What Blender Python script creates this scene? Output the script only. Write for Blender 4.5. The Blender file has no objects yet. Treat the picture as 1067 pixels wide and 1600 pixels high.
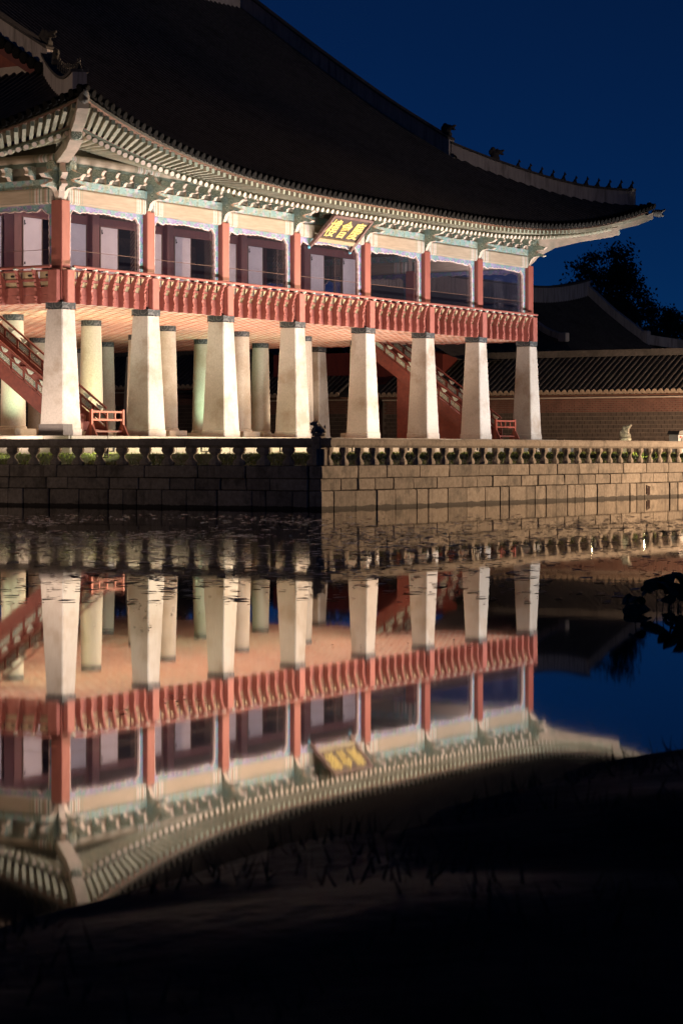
import bpy, bmesh, math, random
from math import sin, cos, pi, radians, sqrt
from mathutils import Vector, Matrix, Euler
random.seed(7)
scene = bpy.context.scene
col = scene.collection

# ------------------------------------------------------------------ camera
CAM = Vector((-65.11, -51.57, 1.70))
cd = bpy.data.cameras.new('camera'); cam = bpy.data.objects.new('camera', cd); col.objects.link(cam)
cam.location = CAM
cam.rotation_euler = (radians(90), 0, radians(-(90 - 31.767)))
cd.sensor_fit = 'VERTICAL'; cd.sensor_height = 36.0; cd.lens = 85.03
cd.shift_y = -0.0588
cd.clip_start = 0.3; cd.clip_end = 3000
cd.dof.use_dof = True; cd.dof.focus_distance = 92; cd.dof.aperture_fstop = 5.6
scene.camera = cam

# ------------------------------------------------------------------ sky: deep blue dusk, sun already below the horizon
w = bpy.data.worlds.new('World'); scene.world = w; w.use_nodes = True
nt = w.node_tree; nt.nodes.clear()
out = nt.nodes.new('ShaderNodeOutputWorld'); bg = nt.nodes.new('ShaderNodeBackground')
sky = nt.nodes.new('ShaderNodeTexSky'); sky.sky_type = 'NISHITA'; sky.sun_disc = False
sky.sun_elevation = radians(8.0); sky.sun_rotation = radians(200); sky.ozone_density = 7.5; sky.air_density = 1.0; sky.dust_density = 0.0; sky.altitude = 8000
nt.links.new(sky.outputs[0], bg.inputs[0])
bg.inputs[1].default_value = 0.0145
nt.links.new(bg.outputs[0], out.inputs[0])
FLOOD = 1.0          # overall level of the floodlights

vs = scene.view_settings
vs.view_transform = 'Standard'; vs.look = 'None'; vs.exposure = 0.0; vs.gamma = 1.0; vs.use_curve_mapping = False
cy = scene.cycles
cy.use_denoising = True
try: cy.denoiser = 'OPENIMAGEDENOISE'
except Exception: pass
cy.max_bounces = 6; cy.diffuse_bounces = 3; cy.glossy_bounces = 4; cy.transparent_max_bounces = 12
cy.caustics_reflective = False; cy.caustics_refractive = False
cy.sample_clamp_indirect = 4.0

ORD = ['leftmost','second','third','fourth','fifth','sixth','seventh','eighth','ninth','tenth','eleventh','twelfth','thirteenth','fourteenth','fifteenth','sixteenth','seventeenth','eighteenth','nineteenth','rightmost','twenty-first','twenty-second']
def nth(k, n): return 'leftmost' if k == 0 else ('rightmost' if k == n-1 else ORD[k]+' from the left')
# ------------------------------------------------------------------ helpers
class MB:
    def __init__(s): s.v = []; s.f = []; s.m = []; s.mi = 0
    def add(s, vs, fs):
        b = len(s.v); s.v += [tuple(p) for p in vs]
        for f in fs: s.f.append(tuple(b + i for i in f)); s.m.append(s.mi)
    def box(s, x0, x1, y0, y1, z0, z1):
        s.add([(x0,y0,z0),(x1,y0,z0),(x1,y1,z0),(x0,y1,z0),(x0,y0,z1),(x1,y0,z1),(x1,y1,z1),(x0,y1,z1)],
              [(3,2,1,0),(4,5,6,7),(0,1,5,4),(1,2,6,5),(2,3,7,6),(3,0,4,7)])
    def cbox(s, x0, x1, y0, y1, z0, z1, c=.02, j=0.0):
        c = min(c, (x1-x0)*.3, (y1-y0)*.3, (z1-z0)*.3)
        V = []; idx = {}
        X = (x0, x1); Y = (y0, y1); Z = (z0, z1)
        for i in (0,1):
            for k in (0,1):
                for l in (0,1):
                    sx = 1 if i == 0 else -1; sy = 1 if k == 0 else -1; sz = 1 if l == 0 else -1
                    jj = [random.uniform(-j, j) for _ in range(3)]
                    p = (X[i]+jj[0], Y[k]+jj[1], Z[l]+jj[2])
                    idx[i,k,l] = len(V)
                    V += [(p[0], p[1]+sy*c, p[2]+sz*c), (p[0]+sx*c, p[1], p[2]+sz*c), (p[0]+sx*c, p[1]+sy*c, p[2])]
        F = []
        for a in range(3):
            for e in (0,1):
                o = [(0,0),(1,0),(1,1),(0,1)]
                keys = []
                for (q, r) in o:
                    kk = [0,0,0]; kk[a] = e; kk[(a+1)%3] = q; kk[(a+2)%3] = r; keys.append(tuple(kk))
                F.append(tuple(idx[k]+a for k in keys))
        for a in range(3):
            b, d = (a+1)%3, (a+2)%3
            for q in (0,1):
                for r in (0,1):
                    k0 = [0,0,0]; k0[b] = q; k0[d] = r; k1 = list(k0); k1[a] = 1
                    i0, i1 = idx[tuple(k0)], idx[tuple(k1)]
                    F.append((i0+b, i1+b, i1+d, i0+d))
        for k in idx.values(): F.append((k, k+1, k+2))
        s.add(V, F)
    def frustum(s, cx, cy_, z0, z1, a0, b0, a1, b1, n=None):
        s.add([(cx-a0,cy_-b0,z0),(cx+a0,cy_-b0,z0),(cx+a0,cy_+b0,z0),(cx-a0,cy_+b0,z0),
               (cx-a1,cy_-b1,z1),(cx+a1,cy_-b1,z1),(cx+a1,cy_+b1,z1),(cx-a1,cy_+b1,z1)],
              [(3,2,1,0),(4,5,6,7),(0,1,5,4),(1,2,6,5),(2,3,7,6),(3,0,4,7)])
    def lathe(s, prof, n=16, c=(0,0,0), sq=None):
        V = []
        for (r, z) in prof:
            for k in range(n):
                a = 2*pi*(k+.5)/n
                V.append((c[0]+r*cos(a), c[1]+r*sin(a), c[2]+z))
        F = [(i*n+k, i*n+(k+1)%n, (i+1)*n+(k+1)%n, (i+1)*n+k) for i in range(len(prof)-1) for k in range(n)]
        F.append(tuple(range(n-1, -1, -1))); F.append(tuple((len(prof)-1)*n+k for k in range(n)))
        s.add(V, F)
    def prism(s, poly, fn, t0, t1, side_m=None, end_m=None):
        """poly in 2d, fn(p,q,t)->xyz, extruded from t0 to t1"""
        n = len(poly); b = [fn(p, q, t0) for p, q in poly] + [fn(p, q, t1) for p, q in poly]
        keep = s.mi
        if end_m is not None: s.mi = end_m
        s.add(b, [tuple(range(n))[::-1], tuple(range(n, 2*n))]); s.mi = keep
        if side_m is not None: s.mi = side_m
        bb = len(s.v) - 2*n
        for i in range(n):
            j = (i+1) % n
            s.f.append((bb+i, bb+j, bb+n+j, bb+n+i)); s.m.append(s.mi)
        s.mi = keep
    def sweep(s, pts, wd, ht, base=0.0, taper=None):
        """rectangular section, standing on the path"""
        P = [Vector(p) for p in pts]; V = []; F = []
        for i, p in enumerate(P):
            d = (P[min(i+1, len(P)-1)] - P[max(i-1, 0)]); d.z = 0
            n = Vector((-d.y, d.x, 0)).normalized() if d.length > 1e-6 else Vector((1,0,0))
            k = 1 if taper is None else taper[i]
            for (q, z) in ((-wd/2, base), (wd/2, base), (wd/2, base+ht*k), (-wd/2, base+ht*k)):
                V.append(p + n*q + Vector((0,0,z)))
        for i in range(len(P)-1):
            for k in range(4): F.append((i*4+k, i*4+(k+1)%4, i*4+4+(k+1)%4, i*4+4+k))
        F.append((3,2,1,0)); e = (len(P)-1)*4; F.append((e,e+1,e+2,e+3))
        s.add(V, F)
    def tube(s, pts, r, n=8):
        P = [Vector(p) for p in pts]; V = []; F = []
        for i, p in enumerate(P):
            d = (P[min(i+1, len(P)-1)] - P[max(i-1, 0)]).normalized()
            a = d.cross(Vector((0,0,1)));
            if a.length < 1e-3: a = Vector((1,0,0))
            a.normalize(); b = d.cross(a)
            rr = r if not isinstance(r, (list, tuple)) else r[i]
            for k in range(n): V.append(p + (a*cos(2*pi*k/n) + b*sin(2*pi*k/n))*rr)
        for i in range(len(P)-1):
            for k in range(n): F.append((i*n+k, i*n+(k+1)%n, (i+1)*n+(k+1)%n, (i+1)*n+k))
        F.append(tuple(range(n))); F.append(tuple((len(P)-1)*n+k for k in range(n)))
        s.add(V, F)
    def ell(s, c, r, rot=None, n=10, m=7):
        M = Euler(rot).to_matrix() if rot else Matrix.Identity(3)
        V = []; F = []
        for i in range(m+1):
            t = pi*i/m
            for k in range(n):
                a = 2*pi*k/n
                V.append(Vector(c) + M @ Vector((r[0]*sin(t)*cos(a), r[1]*sin(t)*sin(a), r[2]*cos(t))))
        for i in range(m):
            for k in range(n): F.append((i*n+k, i*n+(k+1)%n, (i+1)*n+(k+1)%n, (i+1)*n+k))
        s.add(V, F)
    def mesh(s, name, mats, smooth=None):
        me = bpy.data.meshes.new(name); me.from_pydata(s.v, [], s.f)
        for m in (mats if isinstance(mats, (list, tuple)) else [mats]): me.materials.append(m)
        me.polygons.foreach_set('material_index', s.m)
        bm = bmesh.new(); bm.from_mesh(me); bmesh.ops.recalc_face_normals(bm, faces=bm.faces); bm.to_mesh(me); bm.free()
        if smooth is not None:
            me.polygons.foreach_set('use_smooth', [True]*len(me.polygons)); me.set_sharp_from_angle(angle=radians(smooth))
        me.update(); return me
    def build(s, name, mats, parent=None, smooth=None):
        return link(name, s.mesh(name, mats, smooth), parent)

def link(name, me, parent=None, loc=None, rot=None, scale=None):
    o = bpy.data.objects.new(name, me); col.objects.link(o)
    if parent is not None: o.parent = parent
    if loc is not None: o.location = loc
    if rot is not None:
        if isinstance(rot, (int, float)): o.rotation_euler = (0, 0, rot)
        elif len(rot) == 4: o.rotation_euler = rot.to_euler()
        else: o.rotation_euler = rot
    if scale is not None: o.scale = scale
    return o
def empty(name, loc=(0,0,0), rz=0):
    o = bpy.data.objects.new(name, None); col.objects.link(o); o.location = loc; o.rotation_euler = (0,0,rz); return o
def tag(o, label, cat, group=None):
    o['label'] = label; o['category'] = cat
    if group: o['group'] = group
    return o
def kind(o, k, label=None):
    o['kind'] = k
    if label: o['label'] = label
    return o
def interp(x, xs, ys):
    if x <= xs[0]: return ys[0]
    for i in range(len(xs)-1):
        if x <= xs[i+1]:
            t = (x-xs[i])/(xs[i+1]-xs[i]); return ys[i]+(ys[i+1]-ys[i])*t
    return ys[-1]

# ------------------------------------------------------------------ materials
def newmat(name):
    m = bpy.data.materials.new(name); m.use_nodes = True; n = m.node_tree; n.nodes.clear()
    o = n.nodes.new('ShaderNodeOutputMaterial'); b = n.nodes.new('ShaderNodeBsdfPrincipled')
    n.links.new(b.outputs[0], o.inputs[0]); return m, n, b
def N(n, t, **kw):
    x = n.nodes.new(t)
    for k, v in kw.items():
        if k in x.inputs: x.inputs[k].default_value = v
        else: setattr(x, k, v)
    return x
def ramp(n, src, stops, interpol='LINEAR'):
    r = n.nodes.new('ShaderNodeValToRGB'); r.color_ramp.interpolation = interpol
    e = r.color_ramp.elements
    while len(e) < len(stops): e.new(0.5)
    for i, (p, c) in enumerate(stops):
        e[i].position = p; e[i].color = (c[0], c[1], c[2], 1)
    n.links.new(src, r.inputs[0]); return r.outputs[0]
def mixc(n, fac, a, b, mode='MIX'):
    x = n.nodes.new('ShaderNodeMix'); x.data_type = 'RGBA'; x.blend_type = mode
    for sock, v in ((x.inputs['Factor'], fac), (x.inputs['A'], a), (x.inputs['B'], b)):
        if hasattr(v, 'is_linked') or hasattr(v, 'links'): n.links.new(v, sock)
        elif isinstance(v, (int, float)): sock.default_value = v
        else: sock.default_value = (v[0], v[1], v[2], 1)
    return x.outputs['Result']
def surf(name, c1, c2=None, scale=4.0, rough=.7, bump=.0, detail=6, stretch=None, c3=None, scale3=.7, rnd=0.0, spec=.4, bscale=None, world=False, amt3=.5):
    """two noise-mixed tones, optional large stains, optional per-object brightness spread"""
    m, n, b = newmat(name)
    c2 = c2 or tuple(k*.75 for k in c1)
    if world:
        g = N(n, 'ShaderNodeNewGeometry'); co = g.outputs['Position']
    else:
        t = N(n, 'ShaderNodeTexCoord'); co = t.outputs['Object']
    oi = N(n, 'ShaderNodeObjectInfo')
    if stretch:
        mp = N(n, 'ShaderNodeMapping'); mp.inputs['Scale'].default_value = stretch; n.links.new(co, mp.inputs[0]); co = mp.outputs[0]
    if not world:
        ad = N(n, 'ShaderNodeVectorMath', operation='ADD'); sc = N(n, 'ShaderNodeVectorMath', operation='SCALE')
        n.links.new(oi.outputs['Location'], sc.inputs[0]); sc.inputs['Scale'].default_value = 1.37
        n.links.new(co, ad.inputs[0]); n.links.new(sc.outputs[0], ad.inputs[1]); co = ad.outputs[0]
    no = N(n, 'ShaderNodeTexNoise', Scale=scale, Detail=detail, Roughness=.6); n.links.new(co, no.inputs['Vector'])
    c = ramp(n, no.outputs['Fac'], [(.32, c2), (.68, c1)])
    if c3:
        n3 = N(n, 'ShaderNodeTexNoise', Scale=scale3, Detail=5.0, Roughness=.65); n.links.new(co, n3.inputs['Vector'])
        f3 = ramp(n, n3.outputs['Fac'], [(.5, (0,0,0)), (.66, (amt3,)*3)])
        c = mixc(n, f3, c, c3)
    if rnd:
        mr = N(n, 'ShaderNodeMapRange'); mr.inputs['To Min'].default_value = 1-rnd; mr.inputs['To Max'].default_value = 1+rnd*.6
        n.links.new(oi.outputs['Random'], mr.inputs['Value'])
        c = mixc(n, 1.0, c, mr.outputs[0], 'MULTIPLY')
    n.links.new(c, b.inputs['Base Color'])
    b.inputs['Roughness'].default_value = rough; b.inputs['Specular IOR Level'].default_value = spec
    if bump:
        nb = N(n, 'ShaderNodeTexNoise', Scale=bscale or scale*4, Detail=6.0, Roughness=.65); n.links.new(co, nb.inputs['Vector'])
        bp = N(n, 'ShaderNodeBump', Strength=bump, Distance=.02); n.links.new(nb.outputs['Fac'], bp.inputs['Height']); n.links.new(bp.outputs[0], b.inputs['Normal'])
    return m
def emis(name, c, s):
    m, n, b = newmat(name); b.inputs['Base Color'].default_value = (*c, 1); b.inputs['Emission Color'].default_value = (*c, 1); b.inputs['Emission Strength'].default_value = s
    return m
def swirl(name, base, line, accents=(), scale=5.0, freq=38.0, lw=.55):
    """painted scrollwork: rings round scattered centres, some cells in other pigments"""
    m, n, b = newmat(name)
    t = N(n, 'ShaderNodeTexCoord'); no = N(n, 'ShaderNodeTexNoise', Scale=3.0, Detail=2.0)
    n.links.new(t.outputs['Object'], no.inputs['Vector'])
    mx = N(n, 'ShaderNodeVectorMath', operation='MULTIPLY_ADD'); n.links.new(no.outputs['Color'], mx.inputs[0]); mx.inputs[1].default_value = (.08,.08,.08); n.links.new(t.outputs['Object'], mx.inputs[2])
    v = N(n, 'ShaderNodeTexVoronoi', Scale=scale); n.links.new(mx.outputs[0], v.inputs['Vector'])
    mu = N(n, 'ShaderNodeMath', operation='MULTIPLY'); n.links.new(v.outputs['Distance'], mu.inputs[0]); mu.inputs[1].default_value = freq
    si = N(n, 'ShaderNodeMath', operation='SINE'); n.links.new(mu.outputs[0], si.inputs[0])
    f = ramp(n, si.outputs[0], [(lw, (0,0,0)), (min(lw+.2, .99), (1,1,1))])
    c = base
    if accents:
        sep = N(n, 'ShaderNodeSeparateColor'); n.links.new(v.outputs['Color'], sep.inputs[0])
        k = len(accents)+1
        c = ramp(n, sep.outputs[0], [(i/k, cc) for i, cc in enumerate([base]+list(accents))], 'CONSTANT')
    c = mixc(n, f, c, line)
    d = N(n, 'ShaderNodeTexNoise', Scale=9.0, Detail=4.0); n.links.new(t.outputs['Object'], d.inputs['Vector'])
    c = mixc(n, 1.0, c, ramp(n, d.outputs['Fac'], [(.3, (.72,)*3), (.7, (1,1,1))]), 'MULTIPLY')
    n.links.new(c, b.inputs['Base Color']); b.inputs['Roughness'].default_value = .7; b.inputs['Specular IOR Level'].default_value = .25
    return m
def beam_mat(name):
    """painted beam: cream middle panel with thin outline, banded ends"""
    m, n, b = newmat(name)
    t = N(n, 'ShaderNodeTexCoord'); sp = N(n, 'ShaderNodeSeparateXYZ'); n.links.new(t.outputs['Generated'], sp.inputs[0])
    a = N(n, 'ShaderNodeMath', operation='SUBTRACT'); n.links.new(sp.outputs['X'], a.inputs[0]); a.inputs[1].default_value = .5
    ab = N(n, 'ShaderNodeMath', operation='ABSOLUTE'); n.links.new(a.outputs[0], ab.inputs[0])
    cream = (.42,.325,.245); gr = (.20,.26,.21); wh = (.60,.54,.49); pk = (.50,.31,.26); ol = (.33,.29,.21)
    c = ramp(n, ab.outputs[0], [(0, cream), (.325, gr), (.332, cream), (.345, ol), (.36, wh), (.372, pk), (.385, wh), (.395, gr), (.405, wh), (.42, ol), (.44, pk), (.452, wh), (.462, gr), (.475, wh)], 'CONSTANT')
    az = N(n, 'ShaderNodeMath', operation='SUBTRACT'); n.links.new(sp.outputs['Z'], az.inputs[0]); az.inputs[1].default_value = .5
    aa = N(n, 'ShaderNodeMath', operation='ABSOLUTE'); n.links.new(az.outputs[0], aa.inputs[0])
    f = ramp(n, aa.outputs[0], [(0, (0,0,0)), (.36, (.6,.6,.6)), (.39, (0,0,0))], 'CONSTANT')
    c = mixc(n, f, c, gr)
    no = N(n, 'ShaderNodeTexNoise', Scale=2.5, Detail=7.0, Roughness=.65)
    mp = N(n, 'ShaderNodeMapping'); mp.inputs['Scale'].default_value = (.5, 2, 5); n.links.new(t.outputs['Object'], mp.inputs[0]); n.links.new(mp.outputs[0], no.inputs['Vector'])
    c = mixc(n, 1.0, c, ramp(n, no.outputs['Fac'], [(.3, (.72,.72,.7)), (.65, (1,1,1))]), 'MULTIPLY')
    n.links.new(c, b.inputs['Base Color']); b.inputs['Roughness'].default_value = .65; b.inputs['Specular IOR Level'].default_value = .3
    return m
def end_mat(name, rim, mid, line):
    """painted flower on a round or square timber end, in object space around the X axis"""
    m, n, b = newmat(name)
    t = N(n, 'ShaderNodeTexCoord'); sp = N(n, 'ShaderNodeSeparateXYZ'); n.links.new(t.outputs['Object'], sp.inputs[0])
    cb = N(n, 'ShaderNodeCombineXYZ'); n.links.new(sp.outputs['Y'], cb.inputs[0]); n.links.new(sp.outputs['Z'], cb.inputs[1])
    ln = N(n, 'ShaderNodeVectorMath', operation='LENGTH'); n.links.new(cb.outputs[0], ln.inputs[0])
    mr = N(n, 'ShaderNodeMath', operation='DIVIDE'); n.links.new(ln.outputs['Value'], mr.inputs[0]); mr.inputs[1].default_value = .09
    c = ramp(n, mr.outputs[0], [(0, mid), (.25, line), (.36, mid), (.62, line), (.72, mid), (.86, rim)], 'CONSTANT')
    n.links.new(c, b.inputs['Base Color']); b.inputs['Roughness'].default_value = .7
    return m

M = {}
M['granite'] = surf('granite', (.52,.465,.42), (.41,.37,.33), 16, .88, .4, detail=9, c3=(.28,.21,.15), scale3=.7, rnd=.12, bscale=40, amt3=.7)
M['granite_b'] = surf('granite_round', (.47,.42,.35), (.36,.325,.27), 16, .88, .3, detail=9, c3=(.25,.20,.13), scale3=.7, rnd=.15, bscale=40)
M['wallstone'] = surf('wall_stone', (.38,.33,.27), (.24,.20,.16), 9, .9, .6, c3=(.09,.08,.065), scale3=1.6, rnd=.28, bscale=22, amt3=.75)
def stain_line(m):
    n = m.node_tree; b = [x for x in n.nodes if x.type == 'BSDF_PRINCIPLED'][0]; src = b.inputs['Base Color'].links[0].from_socket
    g = N(n, 'ShaderNodeNewGeometry'); sp = N(n, 'ShaderNodeSeparateXYZ'); n.links.new(g.outputs['Position'], sp.inputs[0])
    no = N(n, 'ShaderNodeTexNoise', Scale=1.7, Detail=6.0, Roughness=.7); n.links.new(g.outputs['Position'], no.inputs['Vector'])
    ad = N(n, 'ShaderNodeMath', operation='MULTIPLY_ADD'); n.links.new(no.outputs['Fac'], ad.inputs[0]); ad.inputs[1].default_value = -.15; n.links.new(sp.outputs['Z'], ad.inputs[2])
    f = ramp(n, ad.outputs[0], [(0, (.92,)*3), (.03, (0,0,0))])
    # drips under the coping
    mp = N(n, 'ShaderNodeMapping'); mp.inputs['Scale'].default_value = (3.2,3.2,.45); n.links.new(g.outputs['Position'], mp.inputs[0])
    n2 = N(n, 'ShaderNodeTexNoise', Scale=1.0, Detail=5.0, Roughness=.7); n.links.new(mp.outputs[0], n2.inputs['Vector'])
    f2 = ramp(n, n2.outputs['Fac'], [(.55, (0,0,0)), (.72, (.7,.7,.7))])
    c = mixc(n, f, mixc(n, f2, src, (.07,.055,.04)), (.022,.018,.014)); n.links.new(c, b.inputs['Base Color'])
stain_line(M['wallstone'])
M['railstone'] = surf('rail_stone', (.40,.35,.29), (.27,.23,.19), 14, .9, .5, c3=(.12,.10,.08), scale3=2.2, rnd=.15, bscale=30, amt3=.6)
M['joint'] = surf('joint_mortar', (.05,.045,.04), (.03,.028,.025), 8, .95)
M['platform'] = surf('platform_stone', (.45,.40,.33), (.34,.30,.25), 14, .9, .4, rnd=.15)
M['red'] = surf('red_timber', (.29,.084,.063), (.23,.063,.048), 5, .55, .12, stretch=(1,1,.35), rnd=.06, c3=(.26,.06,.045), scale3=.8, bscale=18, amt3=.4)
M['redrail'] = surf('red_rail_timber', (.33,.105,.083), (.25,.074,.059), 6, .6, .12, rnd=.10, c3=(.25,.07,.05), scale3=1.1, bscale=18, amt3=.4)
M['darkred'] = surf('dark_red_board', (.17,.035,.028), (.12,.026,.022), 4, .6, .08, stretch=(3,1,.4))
M['stair'] = surf('stair_timber', (.20,.05,.035), (.14,.036,.026), 6, .55, .1, rnd=.1)
M['orange'] = surf('orange_red_paint', (.30,.062,.036), (.24,.05,.028), 6, .5, .05)
M['cap'] = swirl('pillar_cap_paint', (.05,.055,.06), (.13,.13,.13), scale=3.0, freq=20, lw=.6)
M['cup'] = surf('lotus_cup_paint', (.62,.62,.52), (.32,.42,.34), 12, .6)
M['creamboard'] = surf('cream_board', (0.442,0.351,0.208), (0.351,0.273,0.169), 6, .7, rnd=.1)
M['black'] = surf('flat_black', (.012,.011,.011), (.009,.009,.009), 4, .9)
M['beam'] = beam_mat('painted_beam')
M['blueband'] = swirl('turquoise_scroll_band', (.17,.23,.20), (.55,.63,.56), ((.13,.29,.31),(.24,.25,.19),(.30,.26,.34)), 6, 34, .58)
M['scroll'] = swirl('green_scroll', (.19,.235,.19), (.66,.70,.58), ((.22,.26,.20),(.15,.24,.24),(.26,.24,.18)), 5.2, 34, .60)
M['scroll_lit'] = surf('lit_scroll_edge', (0.650,0.455,0.377), (0.468,0.416,0.338), 9, .7)  # pale pink edge faces: light on the undersides put into the colour
M['nak'] = swirl('valance_paint', (.12,.30,.32), (.44,.46,.48), ((.22,.17,.40),(.15,.32,.28),(.32,.26,.50)), 6.5, 30, .58)
M['nak_lit'] = surf('lit_valance_edge', (0.800,0.696,0.672), (0.720,0.432,0.384), 14, .6)  # whitish-pink colour carries the light caught along the carved edge
M['rafter'] = surf('rafter_paint', (.44,.40,.30), (.26,.29,.22), 7, .75, c3=(.50,.36,.29), scale3=2.5, rnd=.18)
M['rafterend'] = end_mat('rafter_end_paint', (0.200,0.250,0.200), (0.750,0.575,0.475), (0.375,0.300,0.275))
M['buyeon'] = surf('flying_rafter_paint', (.42,.37,.28), (.24,.26,.20), 7, .75, rnd=.2)
M['buyeonend'] = end_mat('flying_rafter_end_paint', (.16,.24,.19), (.25,.31,.24), (.36,.36,.29))
M['soffit'] = surf('eave_board', (.20,.165,.125), (.14,.12,.09), 3, .8, rnd=.1)
M['bluepan'] = surf('blue_panel', (.10,.09,.26), (.14,.12,.30), 5, .7)
M['fascia'] = surf('green_fascia', (.13,.155,.12), (.09,.11,.085), 5, .75)
M['redline'] = surf('red_fascia', (.26,.14,.11), (.20,.12,.09), 5, .7)
M['hipbeam'] = surf('hip_rafter_paint', (.50,.38,.31), (.36,.29,.23), 4, .75, c3=(.22,.24,.19), scale3=1.5)
M['tile'] = surf('roof_tile', (.115,.105,.10), (.065,.06,.058), 7, .85, .3, rnd=.15, spec=.1, c3=(.04,.037,.036), scale3=.8)
M['tileend'] = surf('tile_end', (.020,.019,.018), (.010,.0095,.0095), 22, .9, .3, rnd=.25, spec=.02)
M['plaster'] = surf('ridge_plaster', (.48,.43,.41), (.34,.30,.29), 3, .9, .2, stretch=(3,3,.35), c3=(.10,.09,.085), scale3=1.2, amt3=.6)
M['whiteplaster'] = surf('white_plaster', (.55,.46,.40), (.42,.36,.31), 3, .9, .1)
M['paper'] = surf('door_paper', (.78,.72,.76), (.70,.64,.69), 3, .7)
M['brown'] = surf('sign_board', (.075,.05,.045), (.055,.038,.034), 5, .6)
M['signframe'] = swirl('sign_frame_paint', (.17,.085,.07), (.30,.20,.18), ((.15,.07,.06),(.19,.12,.10)), 9, 36, .65)
M['gold'] = surf('gold_leaf', (0.800,0.667,0.230), (0.800,0.552,0.161), 6, .45)
M['interior'] = surf('interior_timber', (.16,.075,.05), (.10,.05,.035), 4, .7)
M['floor'] = surf('interior_floor', (.14,.07,.045), (.10,.05,.035), 4, .55)
M['lattice'] = surf('lattice_timber', (.20,.12,.08), (.13,.08,.055), 6, .7)
M['roofanimal'] = surf('roof_figure_clay', (.05,.045,.042), (.03,.028,.027), 12, .8)
M['beast'] = surf('carved_stone', (.34,.30,.25), (.22,.19,.16), 14, .9, .5, bscale=24)
M['metal'] = surf('lamp_metal', (.45,.46,.48), (.35,.36,.38), 9, .4)
M['darkmetal'] = surf('dark_metal', (.03,.03,.032), (.02,.02,.022), 9, .5)
M['bark'] = surf('bark', (.05,.04,.03), (.03,.025,.02), 9, .9, .4)
M['leaf'] = surf('leaf', (.035,.05,.022), (.02,.03,.014), 1.5, .6, rnd=.2)
M['lotus'] = surf('lotus_leaf', (.05,.075,.03), (.03,.045,.02), 4, .55)
M['deadleaf'] = surf('floating_leaf', (.55,.42,.35), (.20,.14,.12), 1.2, .5, world=True)
M['soil'] = None

def glass_mat():
    m, n, b = newmat('window_glass'); n.nodes.remove(b)
    o = [x for x in n.nodes if x.type == 'OUTPUT_MATERIAL'][0]
    tr = N(n, 'ShaderNodeBsdfTransparent'); tr.inputs[0].default_value = (.86,.86,.90,1)
    gl = N(n, 'ShaderNodeBsdfGlossy', Roughness=.03)
    lw = N(n, 'ShaderNodeLayerWeight', Blend=.5); pw = N(n, 'ShaderNodeMath', operation='POWER'); n.links.new(lw.outputs['Facing'], pw.inputs[0]); pw.inputs[1].default_value = 5.0
    fr = N(n, 'ShaderNodeMath', operation='MULTIPLY_ADD'); n.links.new(pw.outputs[0], fr.inputs[0]); fr.inputs[1].default_value = .9; fr.inputs[2].default_value = .05
    df = N(n, 'ShaderNodeBsdfDiffuse'); df.inputs[0].default_value = (.5,.48,.55,1)
    mx = N(n, 'ShaderNodeMixShader'); n.links.new(fr.outputs[0], mx.inputs[0]); n.links.new(tr.outputs[0], mx.inputs[1]); n.links.new(gl.outputs[0], mx.inputs[2])
    m2 = N(n, 'ShaderNodeMixShader'); m2.inputs[0].default_value = .007; n.links.new(mx.outputs[0], m2.inputs[1]); n.links.new(df.outputs[0], m2.inputs[2])
    n.links.new(m2.outputs[0], o.inputs[0]); return m
M['glass'] = glass_mat()

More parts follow.
